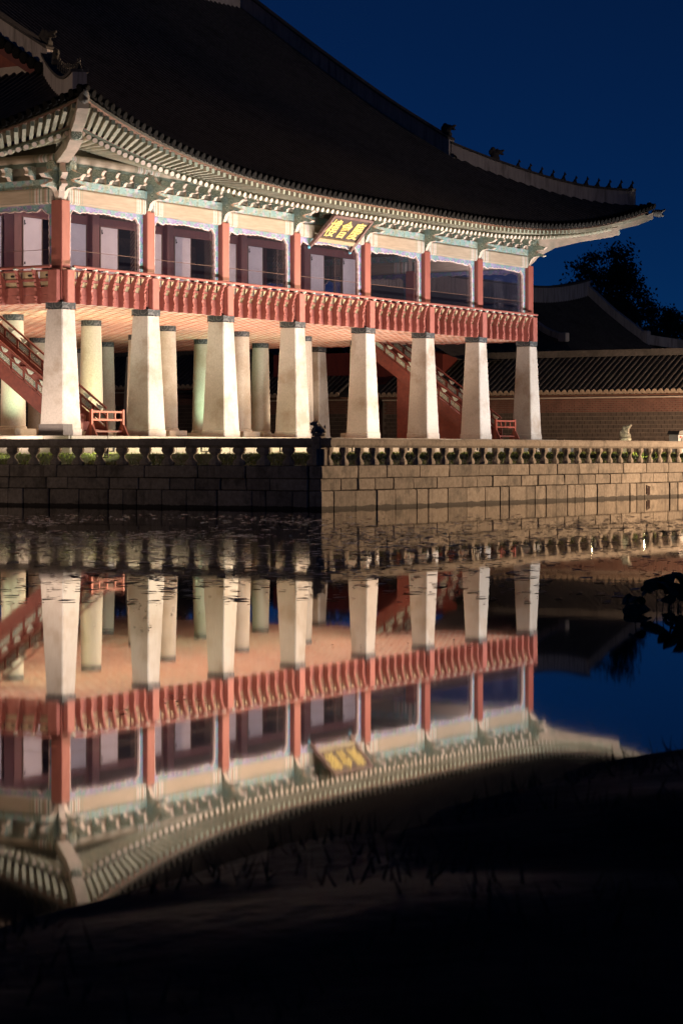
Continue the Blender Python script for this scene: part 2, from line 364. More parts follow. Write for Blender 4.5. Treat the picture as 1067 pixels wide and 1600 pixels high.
def water_mat():
    m, n, b = newmat('pond_water'); n.nodes.remove(b)
    o = [x for x in n.nodes if x.type == 'OUTPUT_MATERIAL'][0]
    g = N(n, 'ShaderNodeNewGeometry')
    n1 = N(n, 'ShaderNodeTexNoise', Scale=1.1, Detail=3.0, Roughness=.55); n.links.new(g.outputs['Position'], n1.inputs['Vector'])
    n2 = N(n, 'ShaderNodeTexNoise', Scale=.07, Detail=2.0); n.links.new(g.outputs['Position'], n2.inputs['Vector'])
    mu = N(n, 'ShaderNodeMath', operation='MULTIPLY'); n.links.new(n1.outputs['Fac'], mu.inputs[0])
    mr = N(n, 'ShaderNodeMapRange'); n.links.new(n2.outputs['Fac'], mr.inputs['Value']); mr.inputs['From Min'].default_value = .35; mr.inputs['From Max'].default_value = .7
    n.links.new(mr.outputs[0], mu.inputs[1])
    bp0 = N(n, 'ShaderNodeBump', Strength=1.0, Distance=.0006); n.links.new(mu.outputs[0], bp0.inputs['Height'])
    dt = N(n, 'ShaderNodeVectorMath', operation='DOT_PRODUCT'); n.links.new(g.outputs['Position'], dt.inputs[0]); dt.inputs[1].default_value = (.8502,.5264,0)
    n4 = N(n, 'ShaderNodeTexNoise', Scale=.16, Detail=4.0, Roughness=.6); n.links.new(g.outputs['Position'], n4.inputs['Vector'])
    ms = N(n, 'ShaderNodeMath', operation='MULTIPLY_ADD'); n.links.new(n4.outputs['Fac'], ms.inputs[0]); ms.inputs[1].default_value = 16.0; n.links.new(dt.outputs['Value'], ms.inputs[2])
    mk_ = ramp(n, N(n, 'ShaderNodeMapRange', **{'From Min': -42.0, 'From Max': -18.0}).outputs[0], [(.12, (0,0,0)), (.45, (1,1,1)), (.72, (1,1,1)), (.95, (0,0,0))])
    mrn = [x for x in n.nodes if x.type == 'MAP_RANGE'][-1]; n.links.new(ms.outputs[0], mrn.inputs['Value'])
    n5 = N(n, 'ShaderNodeTexNoise', Scale=3.2, Detail=4.0, Roughness=.6); n.links.new(g.outputs['Position'], n5.inputs['Vector'])
    mu5 = N(n, 'ShaderNodeMath', operation='MULTIPLY'); n.links.new(n5.outputs['Fac'], mu5.inputs[0]); 
    dx_ = N(n, 'ShaderNodeVectorMath', operation='DOT_PRODUCT'); n.links.new(g.outputs['Position'], dx_.inputs[0]); dx_.inputs[1].default_value = (.5264,-.8502,0)
    mx_ = N(n, 'ShaderNodeMapRange', **{'From Min': 8.0, 'From Max': 10.5, 'To Min': 1.0, 'To Max': .07}); n.links.new(dx_.outputs['Value'], mx_.inputs['Value'])
    mm = N(n, 'ShaderNodeMath', operation='MULTIPLY'); n.links.new(mk_, mm.inputs[0]); n.links.new(mx_.outputs[0], mm.inputs[1]); n.links.new(mm.outputs[0], mu5.inputs[1])
    bp = N(n, 'ShaderNodeBump', Strength=1.0, Distance=.004); n.links.new(mu5.outputs[0], bp.inputs['Height']); n.links.new(bp0.outputs[0], bp.inputs['Normal'])
    df = N(n, 'ShaderNodeBsdfDiffuse'); df.inputs[0].default_value = (.006,.007,.007,1)
    gl = N(n, 'ShaderNodeBsdfGlossy', Roughness=.025); gl.inputs[0].default_value = (.97,.95,.92,1); n.links.new(bp.outputs[0], gl.inputs['Normal'])
    lw = N(n, 'ShaderNodeLayerWeight', Blend=.5); pw = N(n, 'ShaderNodeMath', operation='POWER'); n.links.new(lw.outputs['Facing'], pw.inputs[0]); pw.inputs[1].default_value = 3.0
    fr = N(n, 'ShaderNodeMath', operation='MULTIPLY_ADD'); n.links.new(pw.outputs[0], fr.inputs[0]); fr.inputs[1].default_value = .80; fr.inputs[2].default_value = .15
    mx = N(n, 'ShaderNodeMixShader'); n.links.new(fr.outputs[0], mx.inputs[0]); n.links.new(df.outputs[0], mx.inputs[1]); n.links.new(gl.outputs[0], mx.inputs[2])
    n.links.new(mx.outputs[0], o.inputs[0]); return m
M['water'] = water_mat()

def soffit_panel_mat():
    """coffer panels under the upper floor: each square in its own paint"""
    m, n, b = newmat('coffer_panel_paint')
    g = N(n, 'ShaderNodeNewGeometry'); sc = N(n, 'ShaderNodeVectorMath', operation='DIVIDE'); n.links.new(g.outputs['Position'], sc.inputs[0]); sc.inputs[1].default_value = (.6,.6,50)
    fl = N(n, 'ShaderNodeVectorMath', operation='FLOOR'); n.links.new(sc.outputs[0], fl.inputs[0])
    wn = N(n, 'ShaderNodeTexWhiteNoise'); n.links.new(fl.outputs[0], wn.inputs['Vector'])
    c = ramp(n, wn.outputs['Value'], [(0, (.55,.20,.11)), (.24, (.70,.50,.36)), (.42, (.30,.25,.17)), (.52, (.64,.30,.18)), (.74, (.13,.12,.10)), (.84, (.74,.56,.43))], 'CONSTANT')
    fr = N(n, 'ShaderNodeVectorMath', operation='FRACTION'); n.links.new(sc.outputs[0], fr.inputs[0])
    sb = N(n, 'ShaderNodeVectorMath', operation='SUBTRACT'); n.links.new(fr.outputs[0], sb.inputs[0]); sb.inputs[1].default_value = (.5,.5,0)
    ml = N(n, 'ShaderNodeVectorMath', operation='MULTIPLY'); n.links.new(sb.outputs[0], ml.inputs[0]); ml.inputs[1].default_value = (1,1,0)
    ln = N(n, 'ShaderNodeVectorMath', operation='LENGTH'); n.links.new(ml.outputs[0], ln.inputs[0])
    f = ramp(n, ln.outputs['Value'], [(0, (0,0,0)), (.16, (1,1,1)), (.34, (0,0,0))], 'CONSTANT')
    c = mixc(n, f, c, (.70,.60,.52))
    n.links.new(c, b.inputs['Base Color']); b.inputs['Roughness'].default_value = .7
    return m
M['coffer'] = soffit_panel_mat()
M['cofferbar'] = surf('coffer_bar', (.46,.16,.085), (.34,.11,.065), 5, .7)

# ------------------------------------------------------------------ dimensions (metres, z = 0 is the water)
XS = [0]
for d in (4.88, 4.72, 4.94, 5.32, 4.94, 4.72, 4.88): XS.append(XS[-1]+d)
L = XS[-1]
YS = [0, 6.1, 11.5, 17.0, 22.4, 28.5]; W = YS[-1]
ZT = 1.29      # terrace
ZP = 2.20      # platform
ZC = 6.79      # top of the stone pillars
ZF = 7.05      # upper floor
ZB = 10.28     # top of the red columns
TX, TY = -5.4, -13.9      # terrace corner
TX1, TY1 = 41.0, 34.0

# ------------------------------------------------------------------ water and land
mb = MB(); mb.add([(-700,-700,0),(900,-700,0),(900,900,0),(-700,900,0)], [(0,1,2,3)])
kind(mb.build('water', M['water']), 'structure', 'still dark pond mirroring the lit pavilion')

def soil_mat():
    m, n, b = newmat('bank_soil')
    g = N(n, 'ShaderNodeNewGeometry'); n1 = N(n, 'ShaderNodeTexNoise', Scale=1.1, Detail=7.0, Roughness=.6); n.links.new(g.outputs['Position'], n1.inputs['Vector'])
    n.links.new(ramp(n, n1.outputs['Fac'], [(.35, (.014,.013,.012)), (.7, (.075,.056,.042))]), b.inputs['Base Color'])
    n2 = N(n, 'ShaderNodeTexNoise', Scale=.5, Detail=4.0); n.links.new(g.outputs['Position'], n2.inputs['Vector'])
    n.links.new(ramp(n, n2.outputs['Fac'], [(.45, (.95,.95,.95)), (.62, (.5,.5,.5))]), b.inputs['Roughness']); b.inputs['Specular IOR Level'].default_value = .07
    bp = N(n, 'ShaderNodeBump', Strength=.8, Distance=.05); n3 = N(n, 'ShaderNodeTexNoise', Scale=9.0, Detail=6.0); n.links.new(g.outputs['Position'], n3.inputs['Vector'])
    n.links.new(n3.outputs['Fac'], bp.inputs['Height']); n.links.new(bp.outputs[0], b.inputs['Normal']); return m
M['soil'] = soil_mat()
# near bank: pond edge parallel to the facade at y = -46
from mathutils import noise as mn
def bank_h(x, y):
    e = -46.0 - y + .16*mn.noise(Vector((x*.35, 3.1, 0))) + .10*mn.noise(Vector((x*1.3, 9.1, 0)))
    z = -.10 + .34*(1-math.exp(-max(0, e+.35)*1.2)) + .05*max(0, e-2) if e > -.35 else -.12 + .4*(e+.35)
    return min(z, .55) + .07*mn.noise(Vector((x*.8, y*.8, 2))) * (1 if e > 0 else .3)
mb = MB(); xs = [-130+i*4 for i in range(15)] + [-70+i*.25 for i in range(100)] + [-45+i*4 for i in range(36)]
ys = [-44.6-i*.22 for i in range(34)] + [-52.2-i*4 for i in range(16)]
V = [(x, y, bank_h(x, y)) for y in ys for x in xs]; nx = len(xs)
mb.add(V, [(j*nx+i, j*nx+i+1, (j+1)*nx+i+1, (j+1)*nx+i) for j in range(len(ys)-1) for i in range(nx-1)])
kind(mb.build('ground', M['soil'], smooth=60), 'structure', 'dark bare earth bank in the foreground')
random.seed(77); mb = MB()
for k in range(7000):
    x = random.uniform(-63, -46); y = -46.1-random.random()**1.5*6
    if mn.noise(Vector((x*.9, y*.9, 5))) < -.05: continue
    z = bank_h(x, y)-.01; h = random.uniform(.03,.13); a = random.uniform(0, pi); c = .006
    lx, ly = random.uniform(-.06,.06), random.uniform(-.06,.06)
    mb.add([(x-c*cos(a),y-c*sin(a),z),(x+c*cos(a),y+c*sin(a),z),(x+lx,y+ly,z+h)], [(0,1,2)])
M['drygrass'] = surf('dry_bank_grass', (.05,.042,.022), (.025,.024,.012), 1, .8, world=True)
kind(mb.build('bank_grass', M['drygrass']), 'stuff', 'sparse dark grass on the near bank')
# land on the far side of the pond
M['farland'] = surf('far_land', (.06,.055,.045), (.04,.035,.03), 1, .95)
mb = MB(); mb.box(45.5, 900, -300, 900, -1, ZT-.05)
kind(mb.build('palace_ground', M['farland']), 'structure', 'flat palace courtyard behind the pond')
mb = MB(); V = []; nn = 30
for j in range(nn):
    for i in range(nn):
        x = 240+i*16; y = 40+j*16
        r = sqrt(((x-430)/260)**2+((y-240)/260)**2); V.append((x, y, 1.2+ max(0, 1-r)*30 + 3*mn.noise(Vector((x*.02, y*.02, 0)))))
mb.add(V, [(j*nn+i, j*nn+i+1, (j+1)*nn+i+1, (j+1)*nn+i) for j in range(nn-1) for i in range(nn-1)])
kind(mb.build('hill', M['farland'], smooth=60), 'structure', 'low dark wooded rise far behind the palace')

# ------------------------------------------------------------------ terrace island
mb = MB(); mb.box(TX+.35, TX1, TY+.35, TY1, -1, ZT-.02)
M['lawn'] = surf('lawn_soil', (.06,.075,.02), (.04,.05,.015), 3, .95)
kind(mb.build('terrace', M['lawn']), 'structure', 'grassed stone terrace the pavilion stands on')
# the lawn rises in a low bank from the rail towards the plinth
def lawn_z(x, y):
    d = min(x-TX, y-TY); t = min(1, max(0, (d-.55)/1.9)); return ZT + .34*t*t*(3-2*t) + .02*mn.noise(Vector((x*.9,y*.9,0)))
mb = MB(); gx = [TX+.45+.4*i for i in range(15)]+[TX+6.6+1.2*i for i in range(32)]; gy = [TY+.45+.35*i for i in range(12)]+[TY+4.8+1.2*i for i in range(38)]
V = [(x,y,lawn_z(x,y)) for y in gy for x in gx]; nx = len(gx)
mb.add(V, [(j*nx+i, j*nx+i+1, (j+1)*nx+i+1, (j+1)*nx+i) for j in range(len(gy)-1) for i in range(nx-1)])
kind(mb.build('lawn', M['lawn'], smooth=60), 'structure', 'lawn rising from the balustrade to the pavilion plinth')
mb = MB()
for k in range(16000):
    if random.random() < .75: x = random.uniform(TX+.6, 30); y = random.uniform(TY+.6, TY+4.5)
    else: x = random.uniform(TX+.6, TX+3.3); y = random.uniform(TY+.7, 12)
    z = lawn_z(x, y)-.01; h = random.uniform(.04,.11); a = random.uniform(0, pi); c = .014
    lx, ly = random.uniform(-.05,.05), random.uniform(-.05,.05)
    mb.add([(x-c*cos(a),y-c*sin(a),z),(x+c*cos(a),y+c*sin(a),z),(x+lx,y+ly,z+h)], [(0,1,2)])
M['grass'] = surf('grass_blade', (.20,.27,.02), (.13,.19,.015), 1, .7, world=True)
kind(mb.build('grass', M['grass']), 'stuff', 'short lawn grass lit yellow green by the floodlights')

def stone_wall(name, label, length, courses, y_axis, origin, lens, parent_cat='wall', grp=None, seedv=1, depth=.42):
    """courses of dressed stones on local x, facing local -y"""
    random.seed(seedv)
    root = empty(name, origin, y_axis)
    tag(root, label, parent_cat, grp)
    b = MB(); b.box(.1, length-.1, .10, depth+.3, -1.0, sum(c for c in courses)); b.build('wall_core', M['joint'], root)
    z = 0
    for ci, hgt in enumerate(courses):
        x = 0; lo, hi = lens[ci]
        while x < length-.05:
            ln = random.uniform(lo, hi)
            if length-x-ln < lo*.6: ln = length-x
            s = MB(); pr = random.uniform(-.02,.02) + (-.03 if ci == len(courses)-1 else 0)
            zz0 = z+.006 if ci else -.6
            s.cbox(-ln/2+.010, ln/2-.010, pr, depth, zz0-z, hgt-.012, .022, .009)
            s.build('wall_stone', M['wallstone'], root).location = (x+ln/2, 0, z)
            x += ln
        z += hgt
    return root
# courses from the water up
CO = [.55, .36, .38]; LN = [(.5,1.35), (.8,1.7), (1.5,2.1)]
stone_wall('terrace_wall', 'warm lit stone terrace wall right of the carved corner post', TX1-TX, CO, 0, (TX,TY,0), LN, seedv=3)
stone_wall('terrace_wall', 'unlit dark stone terrace wall left of the carved corner post', 25.55, CO, -pi/2, (TX,TY+26.0,0), LN, seedv=4)
mk = MB(); random.seed(2)
for (x0,x1,z0,z1) in ((.0,.035,0,.34),(.0,.14,.28,.33),(.06,.10,.05,.26),(.13,.17,-.03,.22),(.20,.24,.0,.31),(.18,.33,.24,.30),(.26,.30,.02,.24),(.18,.31,-.02,.03)):
    mk.box(x0, x1, TY-.035, TY-.012, z0, z1)
M['rust'] = surf('rust_stain', (.06,.02,.012), (.035,.014,.01), 20, .9)
mkobj = mk.build('iron_clamp', M['rust']); mkobj.location = (17.15, 0, .12); tag(mkobj, 'small rusty iron marks on the lowest stones of the lit terrace wall', 'iron clamp')

# balustrade: vase balusters and rounded rail stones
bal_prof = [(.165,0),(.20,.03),(.205,.09),(.17,.15),(.105,.21),(.085,.26),(.10,.31),(.16,.37),(.20,.41),(.215,.47),(.19,.54)]
mbb = MB(); mbb.lathe(bal_prof, 8); BAL = mbb.mesh('baluster', M['railstone'], smooth=25)
def rail_profile(ln):
    b = MB(); hw, hh = .15, .14
    poly = [(-hw,-hh*.5),(-hw*.6,-hh),(hw*.6,-hh),(hw,-hh*.5),(hw,hh*.5),(hw*.6,hh),(-hw*.6,hh),(-hw,hh*.5)]
    b.prism(poly, lambda p,q,t: (t,p,q), .006, ln-.006); return b.mesh('rail_stone', M['railstone'])
def balustrade(label, origin, rz, length, x_start, step=.87):
    root = empty('stone_balustrade', origin, rz); tag(root, label, 'balustrade')
    k = 0; x = x_start
    while x < length:
        s = random.uniform(.95,1.05); o = link('baluster', BAL, root, (x+random.uniform(-.01,.01), .22, 0), random.uniform(-.06,.06)); o.scale = (s*1.12,s*.52,1)
        x += step
    x = .2; me = rail_profile(step*2)
    while x < length:
        o = link('rail_stone', me, root, (x, .22, .675+random.uniform(-.006,.006)), (random.uniform(-.01,.01), 0, 0)); x += step*2
    return root
random.seed(11)
balustrade('warm lit stone balustrade along the front edge of the terrace', (TX,TY,ZT), 0, TX1-TX-1, .75)
random.seed(12)
# left one runs back from the corner; local x goes towards the corner
balustrade('dark silhouetted stone balustrade left of the carved corner post', (TX,TY+26.0,ZT), -pi/2, 25.6, .35)

def remeshed(name, mbx, mat, voxel, parent=None, smooth=True):
    me = mbx.mesh(name+'_raw', mat); o = bpy.data.objects.new(name, me); col.objects.link(o)
    md = o.modifiers.new('r', 'REMESH'); md.mode = 'VOXEL'; md.voxel_size = voxel; md.use_smooth_shade = True
    ms = o.modifiers.new('s', 'SMOOTH'); ms.iterations = 2; ms.factor = .5
    dg = bpy.context.evaluated_depsgraph_get(); me2 = bpy.data.meshes.new_from_object(o.evaluated_get(dg)); me2.name = name
    me2.materials.clear(); me2.materials.append(mat)
    bpy.data.objects.remove(o); bpy.data.meshes.remove(me)
    return me2
# corner post with a crouching beast that looks along the left wall
root = empty('corner_post', (TX+.22, TY+.22, ZT)); tag(root, 'dark square stone post topped with a crouching carved beast at the terrace corner', 'post')
b = MB(); b.cbox(-.17,.17,-.17,.17,0,.86,.03); b.build('post_shaft', M['railstone'], root)
b = MB(); b.cbox(-.24,-.15,-.1,.1,0,.5,.03); b.cbox(-.1,.1,-.24,-.15,0,.5,.03); b.build('post_bracket', M['railstone'], root)
b = MB(); b.lathe([(.10,.84),(.20,.89),(.21,.94),(.17,.97)], 10); b.build('lotus_plinth', M['railstone'], root, 30)
b = MB()
b.ell((0,.02,.17),(.14,.18,.15)); b.ell((0,-.10,.24),(.11,.12,.16)); b.ell((0,.13,.11),(.15,.12,.12))
b.ell((0,-.17,.40),(.11,.13,.10)); b.ell((0,-.29,.37),(.075,.07,.055)); b.ell((0,-.30,.42),(.05,.05,.035)); b.ell((.08,-.12,.47),(.03,.04,.04)); b.ell((-.08,-.12,.47),(.03,.04,.04))
b.ell((.08,-.2,.1),(.045,.05,.12)); b.ell((-.08,-.2,.1),(.045,.05,.12)); b.ell((.08,-.24,.02),(.05,.08,.03)); b.ell((-.08,-.24,.02),(.05,.08,.03))
b.ell((.13,.1,.06),(.06,.12,.07)); b.ell((-.13,.1,.06),(.06,.12,.07)); b.ell((0,.24,.22),(.05,.05,.14)); b.ell((0,-.02,.33),(.06,.12,.07))
BEAST = remeshed('stone_beast', b, M['beast'], .022)
link('stone_beast', BEAST, root, (0,0,.95), radians(-58-90+30), (.85,.85,.72))
# pale beast on a post further right
root = empty('beast_post', (21.55, -11.0, ZT)); tag(root, 'pale yellowish carved stone beast on a post behind the rail at far right', 'statue')
b = MB(); b.cbox(-.2,.2,-.2,.2,0,.84,.03); b.build('post_shaft', M['platform'], root)
b = MB(); b.lathe([(.14,.82),(.23,.86),(.25,.93),(.2,.97)], 10); b.build('lotus_plinth', M['platform'], root, 30)
b = MB(); b.ell((0,0,.14),(.19,.19,.17)); b.ell((.02,0,.30),(.15,.15,.16),(0,.3,0)); b.ell((.12,0,.46),(.12,.10,.09),(0,-.5,0)); b.ell((.21,0,.53),(.07,.07,.05),(0,-.5,0)); b.ell((-.04,0,.42),(.10,.10,.10)); b.ell((.15,.09,.10),(.06,.05,.12)); b.ell((.15,-.09,.10),(.06,.05,.12)); b.ell((-.16,0,.2),(.07,.07,.13))
link('stone_beast', remeshed('stone_beast', b, M['beast'], .022), root, (0,0,.92), radians(-50))
BEASTP = root
# cabinet with a small red light at the right edge
root = empty('control_cabinet', (26.72, -11.0, ZT)); tag(root, 'dark control cabinet with a small red light at the right edge', 'cabinet')
b = MB(); b.cbox(-.55,.55,-.2,.2,0,1.12,.02); b.build('cabinet_body', M['metal'], root)
b = MB(); b.prism([(-.6,1.12),(.6,1.12),(.5,1.27),(-.5,1.27)], lambda p,q,t:(p,t,q), -.26,.26); b.build('cabinet_roof', M['darkmetal'], root)
b = MB(); b.box(-.25,.5,-.215,-.2,.78,1.05); b.build('cabinet_panel', M['darkmetal'], root)
b = MB(); b.ell((-.33,-.22,1.02),(.05,.03,.05)); b.build('red_light', emis('red_led', (1,.03,.02), 6), root)

# ------------------------------------------------------------------ platform under the pavilion
PX0, PX1, PY0, PY1 = -1.9, L+1.1, -1.9, W+1.9
b = MB(); b.box(PX0+.12, PX1-.12, PY0+.12, PY1-.12, ZT-.3, ZP-.012)
kind(b.build('platform_core', M['platform']), 'structure', 'raised stone floor under the pavilion')
for (org, rz, ln, lab, sd) in (((PX0,PY0,ZT), 0, PX1-PX0, 'low floodlit stone plinth wall along the pavilion front, behind the balusters', 21),
                          ((PX0,PY1,ZT), -pi/2, PY1-PY0, 'low stone plinth wall under the left side of the pavilion', 22)):
    random.seed(sd); root = empty('plinth_wall', org, rz); tag(root, lab, 'wall')
    x = 0
    while x < ln-.05:
        l1 = random.uniform(1.1,1.9); l1 = ln-x if ln-x-l1 < .8 else l1
        s = MB(); s.cbox(-l1/2+.006, l1/2-.006, 0, .4, 0, .66, .02, .004); s.build('plinth_stone', M['platform'], root).location = (x+l1/2,0,0); x += l1
    x = 0
    while x < ln-.05:
        l1 = random.uniform(1.8,2.4); l1 = ln-x if ln-x-l1 < 1 else l1
        s = MB(); s.cbox(-l1/2+.005, l1/2-.005, -.06, .9, .665, .95, .02); s.build('coping_stone', M['platform'], root).location = (x+l1/2,0,0); x += l1

# ================================================================== PAVILION
PAV = empty('pavilion', (0,0,ZP)); tag(PAV, 'two-storey floodlit timber pavilion on stone pillars with a huge dark tiled roof', 'pavilion')
PAV.location = (0,0,0)
def P(name, me, **kw): return link(name, me, PAV, **kw)

# stone pillars
def sq_pillar():
    b = MB(); H = ZC-ZP
    def ring(z, a, c=.035): return [(-a+c,-a,z),(a-c,-a,z),(a,-a+c,z),(a,a-c,z),(a-c,a,z),(-a+c,a,z),(-a,a-c,z),(-a,-a+c,z)]
    rings = [ring(0,.53), ring(.27,.525), ring(.30,.505), ring(H-.245,.352)]
    V = [p for r in rings for p in r]
    b.add(V, [(i*8+k, i*8+(k+1)%8, i*8+8+(k+1)%8, i*8+8+k) for i in range(3) for k in range(8)] + [tuple(range(24,32))])
    return b.mesh('stone_pillar', M['granite'])
def sq_cap():
    b = MB(); H = ZC-ZP; a = .365
    # wavy lower edge on each face
    n = 12
    for f in range(4):
        V = []
        for i in range(n+1):
            u = -a + 2*a*i/n; zl = H-.245 + (.035*abs(sin(i*pi/3)))
            for z in (zl, H):
                x, y = u, -a
                for _ in range(f): x, y = -y, x
                V.append((x, y, z))
        b.add(V, [(2*i, 2*i+2, 2*i+3, 2*i+1) for i in range(n)])
    b.add([(-a,-a,H),(a,-a,H),(a,a,H),(-a,a,H)], [(0,1,2,3)])
    return b.mesh('painted_band', M['cap'])
SQ, SQC = sq_pillar(), sq_cap()
b = MB(); b.lathe([(.52,.0),(.52,.42),(.47,.46),(.465,1.2),(.43,2.6),(.385,ZC-ZP-.22)], 28); RD = b.mesh('round_pillar', M['granite_b'], smooth=35)
b = MB(); b.lathe([(.395,ZC-ZP-.22),(.395,ZC-ZP)], 28); RDC = b.mesh('painted_band', M['cap'], smooth=35)
b = MB(); b.cbox(-.62,.62,-.62,.62,0,.36,.03); RDB = b.mesh('plinth', M['granite_b'])
for i, x in enumerate(XS):
    for j, y in enumerate(YS):
        outer = i in (0,7) or j in (0,5)
        p = P('stone_pillar' if outer else 'round_pillar', SQ if outer else RD, loc=(x,y,ZP))
        link('painted_band', SQC if outer else RDC, p)
        if not outer: link('plinth', RDB, p)
# small square foot stones beside the front pillars (dark patch on corner pillar)
b = MB(); b.frustum(-.27,0,0,.44,.275,.542,.255,.522)
P('foot_patch', b.mesh('foot_patch', surf('dark_repair_stone', (.16,.14,.13), (.12,.105,.10), 16, .9)), loc=(0,0,ZP))['label'] = 'dark grey repaired foot of the corner pillar'

# red timber columns
b = MB(); b.cbox(-.235,.235,-.235,.235, ZC-.02, ZB, .025); COLM = b.mesh('red_column', M['red'])
b = MB(); b.box(-.25,.25,-.25,.25, ZC, ZC+.07); COLB = b.mesh('column_foot', M['black'])
colpts = [(x,y) for i,x in enumerate(XS) for j,y in enumerate(YS)]
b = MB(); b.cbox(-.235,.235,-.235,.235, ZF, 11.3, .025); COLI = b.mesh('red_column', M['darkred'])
for (x,y) in colpts:
    if x in (XS[0],XS[-1]) or y in (YS[0],YS[-1]):
        p = P('red_column', COLM, loc=(x,y,0)); link('column_foot', COLB, p)
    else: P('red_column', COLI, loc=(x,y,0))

# upper floor: coffered underside, floor, ceiling
b = MB(); b.box(-.12, L+.12, -.12, W+.12, ZC+.012, ZF); P('floor_slab', b.mesh('floor_slab', [M['coffer']]))
b = MB()
n = int((L+.6)/.6)
for i in range(n+1): x = i*.6-.05; b.box(x-.06, x+.06, -.12, W+.12, ZC+.004, ZC+.03)
n = int((W+.6)/.6)
for j in range(n+1): y = j*.6-.05; b.box(-.12, L+.12, y-.06, y+.06, ZC+.002, ZC+.035)
kind(P('coffer_bars', b.mesh('coffer_bars', M['cofferbar'])), 'stuff')
b = MB(); b.box(0, L, 0, W, ZF+.002, ZF+.03); P('floor_boards', b.mesh('floor_boards', M['floor']))
b = MB(); b.box(0, L, 0, W, 11.30, 11.36); P('ceiling', b.mesh('ceiling', M['interior']))

# --- facade bays: local frame u along the bay, outward -y
def gyeja():
    """S-curved rail bracket, thickness along x"""
    pts_out = [(-.36,6.76),(-.42,6.80),(-.395,6.86),(-.435,6.90),(-.41,6.96),(-.45,7.02),(-.425,7.10),(-.40,7.2),(-.425,7.30),(-.395,7.36),(-.45,7.45),(-.425,7.5),(-.48,7.58),(-.455,7.63),(-.53,7.72),(-.515,7.77),(-.58,7.86),(-.60,7.92)]
    pts_in = [(-.46,7.92),(-.40,7.80),(-.26,7.6),(-.18,7.4),(-.16,7.1),(-.16,6.76)]
    b = MB(); b.prism(pts_out+pts_in, lambda p,q,t:(t,p,q), -.045,.045); return b.mesh('rail_bracket', M['redrail'])
GY = gyeja()
b = MB(); b.cbox(-.20,.20,-.46,-.25,6.78,7.90,.02); POST = b.mesh('rail_post', M['redrail'])
b = MB(); b.ell((0,-.54,7.945),(.105,.085,.045), n=10, m=6); b.ell((0,-.54,7.905),(.05,.06,.03), n=8, m=4); CUP = b.mesh('lotus_cup', M['cup'], smooth=50)
def panel_mesh(w_):
    b = MB(); hw = w_/2
    b.mi = 0; b.box(-hw, hw, -.235,-.20, 7.62,7.86)
    b.mi = 1
    n = 12; r0 = [(.095*cos(2*pi*k/n)*(1+.3*(k%2==0)*0), 7.735+.045*sin(2*pi*k/n)) for k in range(n)]
    b.prism(r0, lambda p,q,t:(p,t,q), -.2375,-.23)  # flat black oval on the board paints the dark of a hole
    return b.mesh('hole_panel', [M['creamboard'], M['black']])
def wav(u, s=1.0):
    return .035*sin(u*9*s)+.02*sin(u*23*s+1)
def valance(wd, ztop, zlow):
    """carved ribbon board: inverted U with a wavy inner edge"""
    hw = wd/2; b = MB(); n = 60
    outer = [(-hw, zlow), (-hw, ztop), (hw, ztop), (hw, zlow)]
    inner = []
    zs = [zlow+(ztop-.38-zlow)*k/26 for k in range(27)]
    for k, z in enumerate(zs): inner.append((hw-.21-.022*(k%2)-.03*max(0,(z-(ztop-1.0))), z))
    # top edge right to left: stepped cloud curve
    for k in range(1, n):
        t = k/n; x = (hw-.28)*(1-2*t); a = abs(x)/hw
        d = .20+.02*sin(k*1.35) + .16*max(0, a-.55)/.45 - .10*math.exp(-((a-.80)/.05)**2) + .05*math.exp(-((a-.62)/.10)**2) - .02*cos(a*9)
        inner.append((x, ztop-d))
    for k, z in enumerate(reversed(zs)): inner.append((-(hw-.21-.022*(k%2)-.03*max(0,(z-(ztop-1.0)))), z))
    poly = outer[::-1] if False else None
    # build as strip between outer frame and inner edge
    m_ = len(inner); O = []
    for (x, z) in inner:
        if z < ztop-.5 and abs(x) > hw-.4: O.append((math.copysign(hw, x), z))
        else: O.append((x*hw/(hw-.28) if abs(x) < hw-.28 else math.copysign(hw, x), ztop if abs(x) < hw-.30 else max(z, ztop-.5) if False else ztop))
    V = []
    for (x,z),(xo,zo) in zip(inner, O):
        V += [(x,-.04,z),(xo,-.04,zo),(x,.04,z),(xo,.04,zo)]
    F0 = []; F1 = []
    for i in range(m_-1):
        a = i*4; c = a+4
        F0 += [(a,a+1,c+1,c),(a+2,c+2,c+3,a+3)]; F1 += [(a,c,c+2,a+2)]
    base = len(b.v); b.add(V, F0); b.mi = 1
    for f in F1: b.f.append(tuple(base+i for i in f)); b.m.append(1)
    # proud pale rim: the lit inner edge put into shape and colour
    b.tube([(x,-.045,z) for x,z in inner], .018, 5)
    return b.mesh('valance', [M['nak'], M['nak_lit']])
def scroll_bracket(sc=1.0, name='scroll_bracket'):
    out = [(0,10.24),(-.14,10.28),(-.22,10.42),(-.27,10.56),(-.40,10.66),(-.62,10.70),(-.86,10.66),(-.98,10.72),(-.80,10.80),(-.60,10.86),(-.50,10.93),(-.66,10.98),(-.90,11.0),(-1.04,11.10),(-.86,11.14),(-.62,11.22),(-.50,11.34),(-.42,11.50),(-.25,11.60),(.2,11.62),(.2,10.24)]
    b = MB(); b.prism(out, lambda p,q,t:(t,p,q), -.10,.10, side_m=1, end_m=0)
    return b.mesh(name, [M['scroll'], M['scroll_lit']])
SB = scroll_bracket()
def small_scroll():
    out = [(0,11.02),(-.12,11.03),(-.16,11.12),(-.26,11.16),(-.36,11.13),(-.46,11.17),(-.40,11.25),(-.44,11.34),(-.52,11.40),(-.40,11.46),(0,11.46)]
    b = MB(); b.prism(out, lambda p,q,t:(t,p-.15,q), -.075,.075, side_m=1, end_m=0)
    return b.mesh('cloud_bracket', [M['scroll'], M['scroll_lit']])
CB = small_scroll()
vcache = {}
